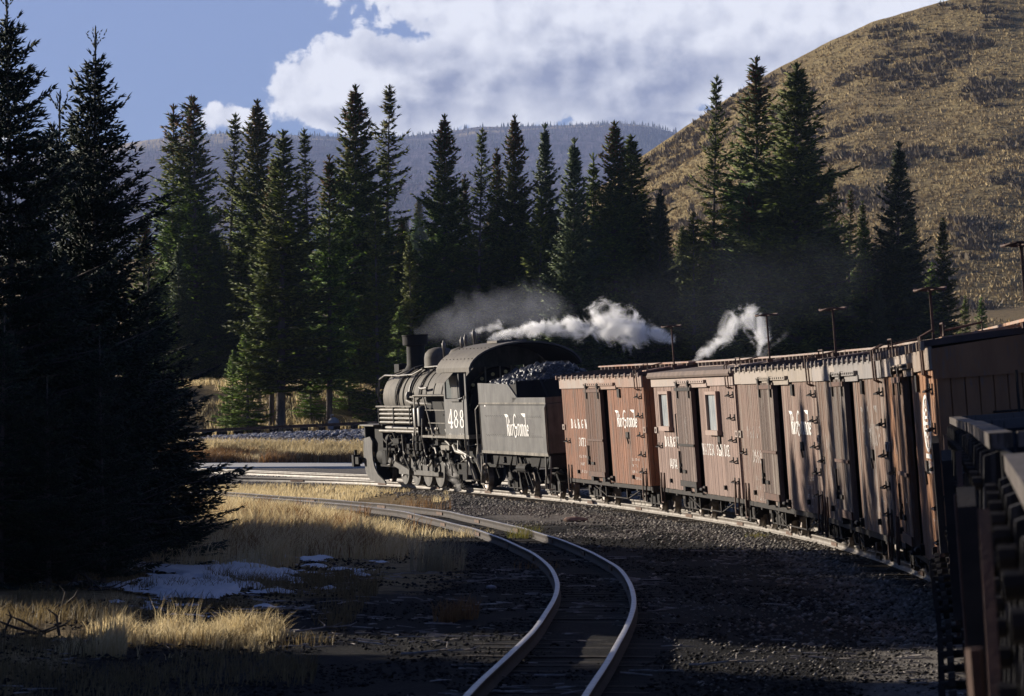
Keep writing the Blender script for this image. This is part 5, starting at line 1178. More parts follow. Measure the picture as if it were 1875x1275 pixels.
OFF = 1.30
def place(xl, yl, slope, off=OFF): n = math.hypot(1, slope); return (xl + off / n, yl - off * slope / n * -1 if False else yl + off * (-slope) / n)
A = boxcar('bright rust red boxcar numbered 3073 coupled behind the tender', *place(2.75, 75.1, -.172), -.172, (.28, .130, .075), seed=1, staff=(.63, 3.86), letters_fn=let_A, fascia=(.33, .22, .17), bare=(.13, .085, .065), wear=.58)
B = boxcar('pinkish brown water service car with two windows and a smooth roof', *place(4.04, 65.4, -.121), -.121, (.29, .20, .165), seed=2, kind='water', staff=(.62, 3.86), letters_fn=let_B, fascia=(.40, .31, .27), bare=(.24, .18, .15), wear=.70)
C_ = boxcar('weathered brown boxcar numbered 3669 with streaked fascia', *place(4.70, 55.7, -.071), -.071, (.25, .165, .13), seed=3, staff=(.28, 3.74), letters_fn=let_C, fascia=(.34, .29, .24), bare=(.22, .18, .15), wear=.60)
D = boxcar('grey brown boxcar with faded emblem, third from the right', *place(4.76, 46.2, -.012), -.012, (.22, .14, .10), seed=4, staff=(.62, 3.72), letters_fn=let_D, fascia=(.26, .24, .23), bare=(.19, .16, .14), wear=.56)
E = boxcar('orange brown boxcar with round herald and dark planked end, nearest boxcar', *place(4.31, 36.9, .050), .050, (.36, .18, .09), seed=5, staff=(.94, 3.86), letters_fn=let_E, fascia=(.30, .23, .18), bare=(.20, .14, .11), wear=.62, planks=True, wideb=.12)

# ---- gondolas nearest the camera
def gondola(label, x, y, slope, seed, zt=2.16):
    r = root_at('gondola_car', x, y, slope); tag(r, label, 'railway car', 'drop bottom gondolas of the train'); L = 10.0; HWg = 1.14
    gm = wood_mat('gondola_boards_%d' % seed, (.022, .020, .020), (.075, .070, .072), .58); gd = M_IRON
    for k in range(7):
        z0 = .95 + k * (zt - 1.0) / 7; h = (zt - 1.0) / 7 - .012; rnd = random.Random(seed + k)
        MB().box(-HWg - .004 * rnd.random(), -HWg + .06, 0, L, z0, z0 + h).obj('plank', gm, r); MB().box(HWg - .06, HWg, 0, L, z0, z0 + h).obj('plank', gm, r)
        MB().box(-HWg + .06, HWg - .06, .0, .06, z0, z0 + h).obj('plank', gm, r); MB().box(-HWg + .06, HWg - .06, L - .06, L, z0, z0 + h).obj('plank', gm, r)
    m = MB(); m.box(-HWg - .05, -HWg + .05, -.03, L + .03, zt - .03, zt + .035); m.box(HWg - .07, HWg + .07, -.03, L + .03, zt - .03, zt + .035); m.box(-HWg + .07, HWg - .07, -.03, .09, zt - .03, zt + .035); m.box(-HWg + .07, HWg - .07, L - .09, L + .03, zt - .03, zt + .035)
    m.obj('top_rail', wood_mat('gondola_cap_%d' % seed, (.055, .044, .036), (.12, .10, .09), .56), r)
    n = 9
    for k in range(n):
        yk = .12 + k * (L - .24) / (n - 1); rnd = random.Random(seed * 3 + k)
        MB().prism([(-HWg - .005, .80), (-HWg - .16, .86), (-HWg - .16, 1.0), (-HWg - .075, zt - .06), (-HWg - .005, zt - .04)], yk - .05, yk + .05, 'y').obj('side_stake', gm, r)
        m = MB()
        for q in range(4): m.lathe((-HWg - .10 - .02 * q, yk, 2.0 - q * .30), [(.03, -.03), (.028, .01), (.01, .02)], 8, 'x')
        m.obj('stake_bolt', gd, r)
        MB().prism([(HWg, .80), (HWg + .12, .86), (HWg + .07, zt - .06), (HWg, zt - .04)], yk - .05, yk + .05, 'y').obj('side_stake', gm, r)
    for k in range(8):
        yk = .75 + k * (L - 1.5) / 7; m = MB()
        m.cyl((-HWg - .34, yk, .83), (-HWg + .25, yk, .83), .024, 8); m.box(-HWg - .20, -HWg - .05, yk - .09, yk + .09, .74, .90); m.lathe((-HWg - .28, yk, .83), [(.07, -.02), (.075, .02)], 10, 'x'); m.bar((-HWg - .34, yk, .83), (-HWg - .34, yk - .12, .68), .035); m.obj('door_winding_shaft', gd, r)
    m = MB()
    for k in range(8): yk = .3 + k * (L - 1.3) / 7; m.add([(-HWg - .02, yk, .80), (-HWg - .02, yk + 1.0, .80), (-.25, yk + 1.0, .48), (-.25, yk, .48), (-HWg - .02, yk, .76), (-HWg - .02, yk + 1.0, .76), (-.25, yk + 1.0, .44), (-.25, yk, .44)], [(0, 1, 2, 3), (7, 6, 5, 4), (0, 4, 5, 1), (1, 5, 6, 2), (2, 6, 7, 3), (3, 7, 4, 0)])
    tag(m.obj('drop_doors', gd, r), kind='stuff')
    m = MB(); m.box(-HWg - .02, -HWg + .12, 0, L, .74, .94); m.box(HWg - .12, HWg, 0, L, .74, .94); m.box(-.26, .26, -.1, L + .1, .42, .74); m.box(-HWg, HWg, -.06, .12, .60, .94); m.box(-HWg, HWg, L - .12, L + .06, .60, .94); m.box(-HWg, HWg, 1.9, 2.1, .5, .8); m.box(-HWg, HWg, L - 2.1, L - 1.9, .5, .8); m.obj('underframe', gd, r)
    MB().box(-HWg + .06, HWg - .06, .06, L - .06, .93, .96).obj('floor', gm, r)
    for yk in (.28, L - .28):
        m = MB(); m.tube([(-HWg - .04, yk - .18, .90), (-HWg - .06, yk - .15, .38), (-HWg - .06, yk + .15, .38), (-HWg - .04, yk + .18, .90)], .017, 5); m.obj('stirrup_step', M_IRON, r)
        for z in (1.15, 1.5, 1.85): grab(r, yk - .20, z, .40, -HWg - .02)
    MB().prism([(L - .02, 2.02), (L - .25, 1.95), (L - .8, 1.02), (L - .95, .90), (L - .02, .86)], -HWg - .24, -HWg - .17, 'x').obj('corner_gusset', gd, r)
    m = MB(); m.tube([(-HWg - .19, 2.4, .50), (-HWg - .19, 2.4, 1.9)], .016, 5); m.bar((-HWg - .17, 3.2, .75), (-HWg - .15, 5.1, 2.05), .03, .05); m.bar((-HWg - .17, 7.0, .75), (-HWg - .15, 5.1, 2.05), .03, .05); m.obj('side_brace', M_IRONB, r)
    m = MB(); m.cyl((-.5, L + .1, .5), (-.5, L + .1, zt + .45), .016, 6); m.obj('brake_staff', M_IRON, r)
    m = MB(); m.box(-.1, .1, -.45, 0, .5, .66); m.box(-.1, .1, L, L + .4, .5, .66); m.obj('coupler', M_IRON, r)
    truck(r, 1.5); truck(r, L - 1.5)
    return r
G1 = gondola('dark planked gondola coupled in front of the nearest boxcar', *place(3.30, 26.1, .108, 1.28), .108, 3)
G2 = gondola('blurred gondola at the right edge with sunlit top rail', *place(2.06, 15.3, .115, 1.28), .115, 4, 2.17)
G3 = gondola('blurred dark wagon side closest to the camera at the right edge', *place(.72, 4.2, .125, 1.28), .125, 6, 2.1)
# ------------------------------------------------------------------ tender
def black_mat(name, c=(.060, .056, .052), dust=(.20, .17, .135), amt=.5, rough=.55, metal=.0, streak=.25, bump=.1, spec=.35):
    t = newmat(name); n = t.noise(t.pos, 2.2, 6, .62); s = t.noise(t.mapping(t.pos, (1, 1, streak)), 9, 5, .65); g = t.node('ShaderNodeNewGeometry'); sp = t.node('ShaderNodeSeparateXYZ'); t.l.new(g.outputs['Normal'], sp.inputs[0])
    f = t.m('ADD', t.m('MULTIPLY', n, .55), t.m('MULTIPLY', s, .45)); f = t.m('ADD', f, t.m('MULTIPLY', sp.outputs[2], .10))
    t.set(t.b.inputs['Base Color'], t.mix(t.mr(f, amt - .14, amt + .2), c, dust)); t.b.inputs['Roughness'].default_value = rough; t.b.inputs['Metallic'].default_value = metal; t.b.inputs['Specular IOR Level'].default_value = spec
    t.l.new(t.bump(n, bump, .01), t.b.inputs['Normal']); return t.mat
M_TEND = black_mat('tender_side_paint', (.048, .047, .046), (.155, .151, .143), .52, .5, 0, .10)
M_BOIL = black_mat('dusty_boiler_paint', (.040, .035, .029), (.15, .13, .102), .50, .72)
M_CAB = black_mat('cab_paint', (.045, .044, .042), (.15, .143, .132), .55, .55)
M_ROOF = black_mat('dusty_cab_roof', (.08, .07, .058), (.165, .145, .12), .47, .75)
M_SOOT_SHADE = black_mat('sooty_and_shaded_iron', (.014, .013, .012), (.036, .031, .026), .62, .75, 0, .25, .1, .18)  # soot colour; also stands in for shade on plow blades, cylinders, roof underside
M_GEAR = black_mat('oily_running_gear', (.010, .009, .008), (.30, .255, .19), .70, .75, 0, .25, .1, .15)
M_PIPE = black_mat('dusty_pipe', (.07, .062, .050), (.36, .32, .26), .54, .5)
M_PLOW = black_mat('worn_plow_steel', (.055, .052, .048), (.17, .16, .145), .54, .45, .2)
def panel_text(*a, **k): return letters(*a, **k)
def tender():
    r = root_at('tender', *place(.833, 85.2, -.245, 1.36), -.245, R(4.0)); tag(r, 'black coal tender with a white emblem and heaped coal', 'tender')
    W = 1.25; L = 6.75; zb = 1.12; zt = 2.33
    MB().box(-W, W, 0, L, zb, zt).obj('water_tank', M_TEND, r, bevel=.03)
    MB().box(-W + .01, W - .01, .01, L - .01, zt, zt + .02).obj('tank_deck', M_SOOT_SHADE, r)
    # flared coping along the sides; high bunker sides forward
    m = MB(); m.box(-W - .012, -W + .02, .0, 3.2, zt, zt + .13); m.box(W - .02, W + .012, 0, 3.2, zt, zt + .13); m.box(-W + .02, W - .02, 0, .03, zt, zt + .13); m.obj('tank_coping', M_TEND, r)
    for s in (-1, 1): MB().prism([(2.75, zt + .13), (3.2, zt), (L, zt), (L, zt + .50), (3.6, zt + .46)], s * W - .012, s * W + .02, 'x').obj('bunker_side', M_TEND, r)
    m = MB(); m.box(-W + .03, W - .03, 2.9, 2.95, zt + .02, zt + .52); m.box(-W + .03, -W + .07, 2.95, 3.6, zt + .02, zt + .45); m.bar((-.6, 2.9, zt + .5), (-.6, 2.2, zt + .03), .05, .02); m.obj('bunker_back', M_SOOT_SHADE, r)
    m = MB(); m.box(-.4, .4, .5, 1.3, zt + .02, zt + .16); m.lathe((0, .9, zt + .16), [(.3, 0), (.3, .05), (.05, .09)], 16); m.obj('water_hatch', M_SOOT_SHADE, r)
    # trim strips and rivets
    m = MB(); m.box(-W - .018, -W - .001, -.005, L + .005, zt - .025, zt + .012); m.box(-W - .022, -W - .001, -.01, L + .01, zb - .04, zb + .03); m.box(-W - .016, -W - .001, .0, .035, zb, zt); m.box(-W - .016, -W - .001, L - .035, L, zb, zt); m.obj('trim_strip', M_PIPE, r)
    m = MB()
    for z in (zb + .40, zb + .43, zb + .87, zb + .90):
        for k in range(30): y = .55 + k * .19 + (.09 if z in (zb + .43, zb + .90) else 0); m.box(-W - .009, -W - .0012, y - .011, y + .011, z - .006, z + .006)
    for z in (zt - .05,):
        for k in range(60): y = .1 + k * .11; m.box(-W - .009, -W - .0012, y - .008, y + .008, z - .008, z + .008)
    tag(m.obj('rivets', M_SOOT_SHADE, r), kind='stuff')
    t = newmat('cleaned_black_panel'); nn = t.noise(t.pos, 2.5, 5, .6); t.set(t.b.inputs['Base Color'], t.mix(t.mr(nn, .4, .7), (.035, .033, .032), (.085, .080, .078))); t.b.inputs['Roughness'].default_value = .45
    cp = MB(); pts = [(u, v) for u, v in [(.0, .1), (.02, .9), (.1, 1), (.85, .97), (.95, .85), (1, .5), (.96, .15), (.85, .02), (.1, 0)]]
    cp.add([(-W - .0025, 5.85 - 4.7 * u, zb + .44 + .42 * v) for u, v in pts], [tuple(range(9))]); cp.obj('wiped_panel', t.mat, r)
    cp = MB(); cp.add([(-W - .0030, 4.75 + .22 * math.cos(k * .5236), zb + 1.16 + .42 * math.sin(k * .5236)) for k in range(12)], [tuple(range(12))]); cp.obj('oil_stain', t.mat, r)
    letters('railway_emblem', rio_grande(), 4.15, 1.75, zb + .42, zb + .96, M_WHITE, r, -W - .006)
    MB().box(-W - .012, -W - .001, 6.05, 6.18, zb + 1.12, zb + 1.16).obj('white_mark', M_WHITE, r)
    m = MB(); m.tube([(-W - .03, L + .02, zb - .1), (-W - .09, L + .08, zb), (-W - .09, L + .08, zb + 1.05), (-W - .02, L + .02, zb + 1.15)], .018, 6); m.tube([(-W - .02, -.06, zb - .02), (-W - .06, -.10, zb + .1), (-W - .06, -.10, zb + 1.1), (-W, -.02, zb + 1.2)], .018, 6); m.obj('handrail', M_PIPE, r)
    # coal heap: every lump a stone shaped solid
    rg = np.random.default_rng(8); n = 2600; X = rg.uniform(-1.08, 1.08, n); Y = rg.uniform(2.98, L + .1, n)
    top = zt + .30 + .50 * np.exp(-((X / .85) ** 2)) * np.clip((Y - 2.7) / .7, 0, 1) * (1 - .25 * np.clip((Y - 4.8) / 2, 0, 1)) + .05 * rg.random(n)
    Zc = top - rg.random(n) ** 2 * .12; import bmesh
    bm = bmesh.new(); bmesh.ops.create_icosphere(bm, subdivisions=1, radius=1); v0 = np.array([v.co[:] for v in bm.verts]); v0 /= np.linalg.norm(v0, axis=1)[:, None]; f0 = np.array([[v.index for v in f.verts] for f in bm.faces]); bm.free()
    S = .045 + .075 * rg.random(n) ** 1.5; V = v0[None] * (.65 + .6 * rg.random((n, len(v0), 1))) * S[:, None, None] * (.75 + .5 * rg.random((n, 1, 3))) + np.stack([X, Y, Zc], 1)[:, None]
    cm = pmat('coal', (.018, .018, .020), (.045, .045, .050), 6, .38, 0, .3, 30, .6, isl=.4)
    c = link('coal_heap', mesh_np('coal_heap', V.reshape(-1, 3), (f0[None] + (np.arange(n) * len(v0))[:, None, None]).reshape(-1, 3)), r, cm); c['kind'] = 'stuff'
    m = MB(); gx_, gy_ = 12, 20
    for j in range(gy_):
        for i in range(gx_):
            x = -1.1 + 2.2 * i / (gx_ - 1); y = 2.97 + (L - 2.97) * j / (gy_ - 1); m.v.append((x, y, zt + .22 + .46 * math.exp(-(x / .85) ** 2) * min(1, (y - 2.7) / .7)))
    m.f = [(j * gx_ + i, j * gx_ + i + 1, (j + 1) * gx_ + i + 1, (j + 1) * gx_ + i) for j in range(gy_ - 1) for i in range(gx_ - 1)]; m.obj('coal_bed', cm, r)
    # frame, steps, gear, hoses
    m = MB(); m.box(-1.05, -.9, 0, L, .78, 1.08); m.box(.9, 1.05, 0, L, .78, 1.08); m.box(-W, W, -.12, .06, .82, 1.1); m.box(-W, W, L - .06, L + .1, .82, 1.1); m.box(-.3, .3, 0, L, .7, 1.0); m.obj('frame', M_SOOT_SHADE, r)
    m = MB(); m.box(-1.10, -1.055, .5, 2.4, .80, 1.06); m.box(-1.10, -1.055, 3.9, 6.3, .80, 1.06); m.obj('side_sill_plate', M_GEAR, r)
    m = MB()
    for y0 in (.6, 1.4, 4.2, 5.6):
        m.tube([(-1.1, y0, 1.0), (-1.12, y0 + .3, .7), (-1.1, y0 + .1, .45)], .025, 6)
    m.bar((-1.12, 3.2, 1.0), (-1.12, 2.5, .35), .10, .04); m.bar((-1.14, 3.6, 1.05), (-1.12, 3.3, .2), .05); m.bar((-1.14, 2.9, .95), (-1.14, 2.1, .3), .035); m.cyl((-1.1, 3.5, .75), (-1.1, 2.6, .75), .12, 12); m.box(-1.16, -1.1, 4.9, 5.3, .86, 1.0); m.obj('brake_rigging', M_GEAR, r)
    for yk in (.12, L - .1):
        m = MB(); m.tube([(-W + .02, yk - .22, 1.08), (-W - .03, yk - .24, .60), (-W - .05, yk - .10, .30), (-W - .05, yk + .22, .30), (-W - .03, yk + .16, .62), (-W, yk + .22, 1.08)], .022, 5); m.box(-W - .07, -W + .08, yk - .16, yk + .2, .29, .32); m.obj('step', M_PIPE, r)
    m = MB(); m.box(-.1, .1, -.5, -.1, .5, .68); m.tube([(-.3, -.1, .9), (-.35, -.3, .6), (-.2, -.55, .45)], .03, 6); m.box(-.1, .1, L, L + .3, .5, .68); m.obj('coupler', M_IRON, r)
    truck(r, 1.5); truck(r, L - 1.5); return r
tender()

# ------------------------------------------------------------------ locomotive
ESL = -.300
def engine():
    n = math.hypot(1, ESL); r = root_at('steam_locomotive', -1.15 + 1.52 / n, 93.0 + 1.52 * .30 / n, ESL, R(3.2)); tag(r, 'black narrow gauge steam locomotive numbered 488 heading left out of the picture', 'steam locomotive')
    W = 1.40
    # boiler: smokebox, barrel, firebox
    zc = 2.42
    m = MB(); m.lathe((0, 0, zc), [(.30, 10.78), (.74, 10.72), (.80, 10.62), (.80, 9.15)], 40, 'y'); m.obj('smokebox', M_BOIL, r, True)
    m = MB(); m.lathe((0, 0, zc), [(.815, 9.15), (.83, 9.10), (.84, 6.5), (.92, 4.6), (.95, 2.1)], 40, 'y'); m.obj('boiler', M_BOIL, r, True)
    m = MB()
    for y in (9.12, 8.3, 7.45, 6.6, 5.75, 4.9, 4.0, 3.1): rr = .84 + .018 + (max(0, min(1, (6.5 - y) / 1.9)) * .08) + (max(0, min(1, (4.6 - y) / 2.5)) * .03); m.lathe((0, 0, zc), [(rr - .01, y - .035), (rr, y - .03), (rr, y + .03), (rr - .01, y + .035)], 40, 'y')
    m.obj('boiler_band', M_SOOT_SHADE, r, True)
    MB().lathe((0, 0, zc), [(.50, 10.78), (.55, 10.84), (.35, 10.92), (.06, 10.97)], 24, 'y').obj('smokebox_door', M_SOOT_SHADE, r, True)
    MB().box(-.95, .95, 2.2, 5.0, 1.2, 2.2).obj('firebox', M_SOOT_SHADE, r)
    # stack with cinder catcher
    m = MB(); m.lathe((0, 9.78, 0), [(.42, 3.10), (.34, 3.20), (.27, 3.32), (.255, 3.95), (.255, 3.97)], 28); st = m.obj('smokestack', M_SOOT_SHADE, r, True)
    m = MB(); m.lathe((0, 9.78, 0), [(.30, 3.86), (.355, 3.88), (.36, 4.12), (.375, 4.13), (.375, 4.16), (.33, 4.16), (.32, 3.95)], 28); m.obj('cinder_catcher', M_SOOT_SHADE, st, True)
    # domes
    m = MB(); m.lathe((0, 7.35, 0), [(.52, 3.12), (.45, 3.20), (.42, 3.30), (.42, 3.50), (.39, 3.62), (.29, 3.72), (.14, 3.77), (.02, 3.78)], 28); m.obj('sand_dome', M_BOIL, r, True)
    m = MB(); m.lathe((0, 4.9, 0), [(.50, 3.2), (.43, 3.30), (.42, 3.55), (.34, 3.68), (.15, 3.75), (.02, 3.76)], 28); m.obj('steam_dome', M_BOIL, r, True)
    for x, y, z0, z1 in ((-.18, 6.2, 3.3, 3.95), (-.10, 4.3, 3.6, 4.08), (-.28, 4.05, 3.6, 4.02), (.05, 4.0, 3.6, 4.2)):
        m = MB(); m.lathe((x, y, 0), [(.03, z0), (.035, z1 - .25), (.055, z1 - .22), (.055, z1 - .08), (.03, z1 - .05), (.02, z1)], 12); m.obj('safety_valve', M_PIPE, r, True)
    m = MB(); m.tube([(.25, 6.0, 3.5), (.6, 6.0, 3.3)], .05, 8); m.cyl((.35, 5.7, 3.25), (.35, 6.3, 3.25), .16, 16); m.obj('turbogenerator', M_SOOT_SHADE, r, True)
    # headlight and box in front of the stack
    m = MB(); m.box(-.26, .26, 10.75, 11.25, 3.0, 3.36); m.cyl((0, 11.25, 3.18), (0, 11.33, 3.18), .2, 20); m.obj('headlight', M_SOOT_SHADE, r)
    # hand rail high along the boiler with stanchions, and the pipes over the barrel
    m = MB(); pts = [(-.70, 10.9, 1.95), (-.86, 10.95, 2.5), (-.80, 10.9, 2.95), (-.76, 10.4, 3.06), (-.76, 9.0, 3.04), (-.72, 7.6, 3.06), (-.62, 6.6, 3.24), (-.62, 5.6, 3.26), (-.66, 2.2, 3.24)]
    m.tube(pts, .026, 7); m.obj('handrail', M_PIPE, r, True)
    m = MB()
    for y in (10.3, 9.6, 8.8, 8.0, 7.2, 6.4, 5.2, 4.0): zr = 3.03 if y > 7.3 else 3.23; m.bar((-.70, y, zr), (-.30, y - .05, 3.17), .03); m.lathe((-.74, y, zr), [(.035, -.03), (.035, .03)], 8)
    m.obj('handrail_stanchion', M_SOOT_SHADE, r)
    def over(y, r0, off=.03, a0=20, a1=200, n=14, tw=0): return [((.84 + off) * math.cos(R(a0 + (a1 - a0) * k / n)), y + tw * k / n, zc + (.84 + off) * math.sin(R(a0 + (a1 - a0) * k / n))) for k in range(n + 1)]
    for y, tw, rr, a1 in ((8.9, .0, .022, 205), (8.72, .15, .028, 200), (8.45, .45, .018, 190), (8.15, .75, .024, 185), (7.7, -.25, .030, 200), (7.0, .3, .020, 178), (6.3, .0, .022, 175)):
        m = MB(); m.tube(over(y, rr, .035, 60, a1, 14, tw), rr, 6, False); m.obj('sand_pipe', M_SOOT_SHADE if rr < .025 else M_PIPE, r, True)
    m = MB(); m.tube([(-.90, 7.4, 2.55), (-.98, 7.35, 2.35), (-.98, 6.8, 2.28), (-.95, 4.2, 2.25)], .045, 8); m.tube([(-.88, 6.1, 2.75), (-.97, 6.05, 2.72), (-.99, 5.8, 2.68), (-.99, 5.2, 2.7)], .035, 6); m.lathe((-.93, 7.35, 2.5), [(.08, -.1), (.1, 0), (.06, .1)], 12); m.obj('feed_pipe', M_PIPE, r, True)
    # side cooling pipes in front
    rack = link('cooling_coil', None, r); rack.empty_display_size = .2
    for k in range(4):
        z = 2.12 - .115 * k; MB().tube([(-1.28, 9.25, z), (-1.28, 5.75, z)], .042, 8).obj('coil_pipe', M_PIPE, rack, True)
    MB().box(-1.36, -1.22, 5.6, 9.35, 2.20, 2.24).obj('coil_cover', M_PIPE, rack)
    m = MB()
    for y in (9.2, 7.6, 5.9): m.box(-1.335, -1.20, y - .025, y + .025, 1.72, 2.2)
    m.tube([(-1.28, 5.75, 1.78), (-1.28, 5.5, 1.8), (-1.1, 5.2, 1.86)], .035, 6); m.obj('coil_bracket', M_SOOT_SHADE, rack)
    # running boards: low front deck, front step, mid board
    m = MB(); m.box(-1.32, -.5, 9.9, 11.45, 1.66, 1.70); m.box(.5, 1.32, 9.9, 11.45, 1.66, 1.70); m.box(-.55, .55, 11.0, 11.45, 1.64, 1.68); m.obj('front_deck', M_PIPE, r)
    m = MB(); m.box(-1.2, 1.2, 11.3, 11.4, .9, 1.64); m.obj('front_panel', M_SOOT_SHADE, r)
    m = MB(); m.cyl((-1.12, 9.9, 1.52), (-1.12, 5.6, 1.52), .045, 8); m.cyl((-.98, 9.8, 1.60), (-.98, 4.2, 1.60), .06, 8); m.obj('side_pipe', M_PIPE, r, True)
    m = MB(); m.box(-1.38, -.9, 5.2, 5.6, 2.46, 2.50); m.box(-1.40, -.95, 2.12, 5.25, 2.50, 2.53); m.box(-1.385, -1.36, 5.15, 5.22, 1.45, 2.48); m.bar((-1.38, 4.2, 2.48), (-1.38, 3.4, 1.45), .03); m.box(-1.38, -1.35, 2.2, 4.1, 2.12, 2.14); m.box(-1.38, -1.35, 2.2, 3.85, 1.78, 1.80); m.box(-1.36, -.9, 2.12, 4.6, 1.40, 1.46); m.obj('side_platform', M_PIPE, r)
    MB().box(-1.0, -.96, 2.12, 5.3, 1.2, 2.48).obj('side_shield', M_SOOT_SHADE, r)
    # cross-compound air pumps
    p = link('air_pump', None, r); p.empty_display_size = .2
    for y in (4.95, 5.38):
        m = MB(); m.lathe((-1.22, y, 0), [(.12, 1.68), (.145, 1.70), (.145, 2.16), (.12, 2.20), (.05, 2.24)], 16); m.obj('pump_cylinder', M_PLOW, p, True)
        m = MB(); m.lathe((-1.22, y - .05, 0), [(.05, 1.68), (.05, 1.45), (.14, 1.42), (.15, 1.30), (.11, 1.28), (.15, 1.24), (.15, 1.05), (.10, 1.02), (.13, .95), (.10, .88)], 16); m.obj('pump_head', M_GEAR, p, True)
    m = MB(); m.tube([(-1.24, 5.1, 2.2), (-1.30, 5.1, 2.38), (-1.16, 5.15, 2.45)], .03, 6); m.tube([(-1.3, 5.5, 1.7), (-1.35, 5.6, 1.2), (-1.25, 5.7, .8)], .025, 6); m.tube([(-1.3, 4.7, 1.9), (-1.36, 4.6, 1.4), (-1.3, 4.5, .9)], .022, 6); m.obj('pump_pipe', M_PIPE, p)
    # cab
    cab = link('cab', None, r); cab.empty_display_size = .3; z0, z1 = 1.50, 3.26; yw0, yw1 = 1.75, 1.10   # window opening
    m = MB(); m.box(-W, -W + .03, 0.0, .12, z0, z1); m.box(-W, -W + .03, 1.98, 2.1, z0, z1); m.box(-W, -W + .03, .12, 1.98, z0, 2.42); m.box(-W, -W + .03, .12, 1.98, 3.16, z1); m.box(-W - .004, -W + .034, .62, .68, 2.42, 3.16); m.obj('cab_side', M_CAB, cab)
    m = MB(); m.box(W - .03, W, 0, .5, z0, z1); m.box(W - .03, W, 1.7, 2.1, z0, z1); m.box(W - .03, W, .5, 1.7, z0, 2.4); m.box(W - .03, W, .5, 1.7, 3.1, z1); m.obj('cab_side', M_CAB, cab)
    m = MB(); m.box(-W + .03, -.80, 2.06, 2.1, z0, 3.3); m.box(.80, W - .03, 2.06, 2.1, z0, 3.3); m.box(-.8, .8, 2.06, 2.1, 3.3, 3.5); m.obj('cab_front', M_CAB, cab)
    m = MB(); m.box(-W - .012, -W - .001, .74, 1.32, 2.44, 3.02); w2 = m.obj('window_sash', M_PLOW, cab)
    m = MB(); m.box(-W + .031, -W + .04, 1.38, 1.96, 2.44, 3.12); gl = newmat('cab_window_glass'); gl.b.inputs['Base Color'].default_value = (.20, .22, .22, 1); gl.b.inputs['Roughness'].default_value = .12; m.obj('pane', gl.mat, w2)
    MB().add([(-W - .01, .80, 3.18), (-W - .01, 1.85, 3.18), (-W - .30, 1.95, 2.86), (-W - .30, .90, 2.86), (-W - .01, .80, 3.165), (-W - .01, 1.85, 3.165), (-W - .30, 1.95, 2.845), (-W - .30, .90, 2.845)], [(0, 1, 2, 3), (7, 6, 5, 4), (0, 4, 5, 1), (1, 5, 6, 2), (2, 6, 7, 3), (3, 7, 4, 0)]).obj('window_awning', M_ROOF, cab)
    m = MB(); m.box(-W - .06, -W + .05, .5, 1.4, 2.36, 2.43); m.obj('arm_rest', M_PLOW, cab)
    MB().add([(-W - .10, .35, 2.42), (-W - .02, .95, 2.42), (-W + .1, .9, 2.46), (-W + .0, .35, 2.46)], [(0, 1, 2, 3)]).obj('rag', pmat('white_rag', (.6, .6, .58), (.4, .4, .4), 5, .9), cab)
    # curved roof with thickness, lip and vent
    m = MB(); n = 18; hw = 1.50; prof = []
    for k in range(n + 1):
        a = -1 + 2 * k / n; prof.append((hw * math.sin(a * math.pi / 2 * .92) / math.sin(math.pi / 2 * .92), 3.22 + .60 * (math.cos(a * math.pi / 2 * .92) - math.cos(math.pi / 2 * .92)) / (1 - math.cos(math.pi / 2 * .92))))
    inner = [(x * .985, z - .035) for x, z in prof][::-1]; m.prism(prof + inner, -.75, 2.32, 'y'); m.obj('cab_roof', M_ROOF, cab, True)
    m = MB(); lin = [(x * .97, z - .045) for x, z in prof]; m.prism(lin + [(x * .985, z - .022) for x, z in lin][::-1], -.70, 2.0, 'y'); m.obj('roof_shade_sheet', M_SOOT_SHADE, cab, True)  # dark sheet added under the roof, the shade there put into its colour
    m = MB(); m.box(-hw - .01, -hw + .05, -.76, 2.33, 3.11, 3.22); m.obj('roof_gutter', M_ROOF, cab)
    MB().box(-.45, .35, .2, 1.1, 3.80, 3.86).obj('roof_vent', M_ROOF, cab)
    m = MB(); rnd = random.Random(3)
    for k in range(26):
        y = -.6 + (k % 9) * .34; i = 2 + (k // 9) * 3; x, z = prof[i]; m.box(x - .012, x + .012, y - .012, y + .012, z + .0, z + .018)
    tag(m.obj('roof_rivets', M_SOOT_SHADE, cab), kind='stuff')
    m = MB(); m.prism([(-1.38, 3.30), (-1.1, 3.55), (-.6, 3.73), (0, 3.78), (.6, 3.73), (1.1, 3.55), (1.38, 3.30), (1.38, 3.2), (-1.38, 3.2)], 2.04, 2.08, 'y'); m.obj('cab_front_arch', M_CAB, cab)
    m = MB(); m.box(-W, W, -.05, 2.12, 1.40, 1.50); m.obj('cab_floor', M_PIPE, cab)
    # backhead with gauges, levers
    m = MB(); m.lathe((0, 0, 2.35), [(.85, 1.75), (.80, 1.68), (.1, 1.66)], 24, 'y'); m.obj('backhead', M_SOOT_SHADE, cab, True)
    m = MB()
    for k, (x, z) in enumerate([(-.5, 2.9), (-.2, 3.0), (.15, 3.05), (.45, 2.9), (-.75, 2.75)]): m.lathe((x, 1.55, z), [(.045, 0), (.045, .04)], 12, 'y')
    m.obj('gauge', pmat('brass', (.55, .42, .18), (.3, .22, .1), 4, .35, .8), cab)
    m = MB(); [m.tube([(x, 1.6, 2.0), (x, 1.2, 2.5 + .1 * k)], .018, 6) for k, x in enumerate((-.9, -.6, -.3, .3))]; [m.tube([(x, 1.6, 2.6), (x, 1.55, 3.2)], .02, 6) for x in (-.4, 0, .3)]; m.obj('lever', M_PIPE, cab)
    MB().box(-1.36, -.95, .1, .8, 1.5, 2.1).obj('seat_box', M_SOOT_SHADE, cab)
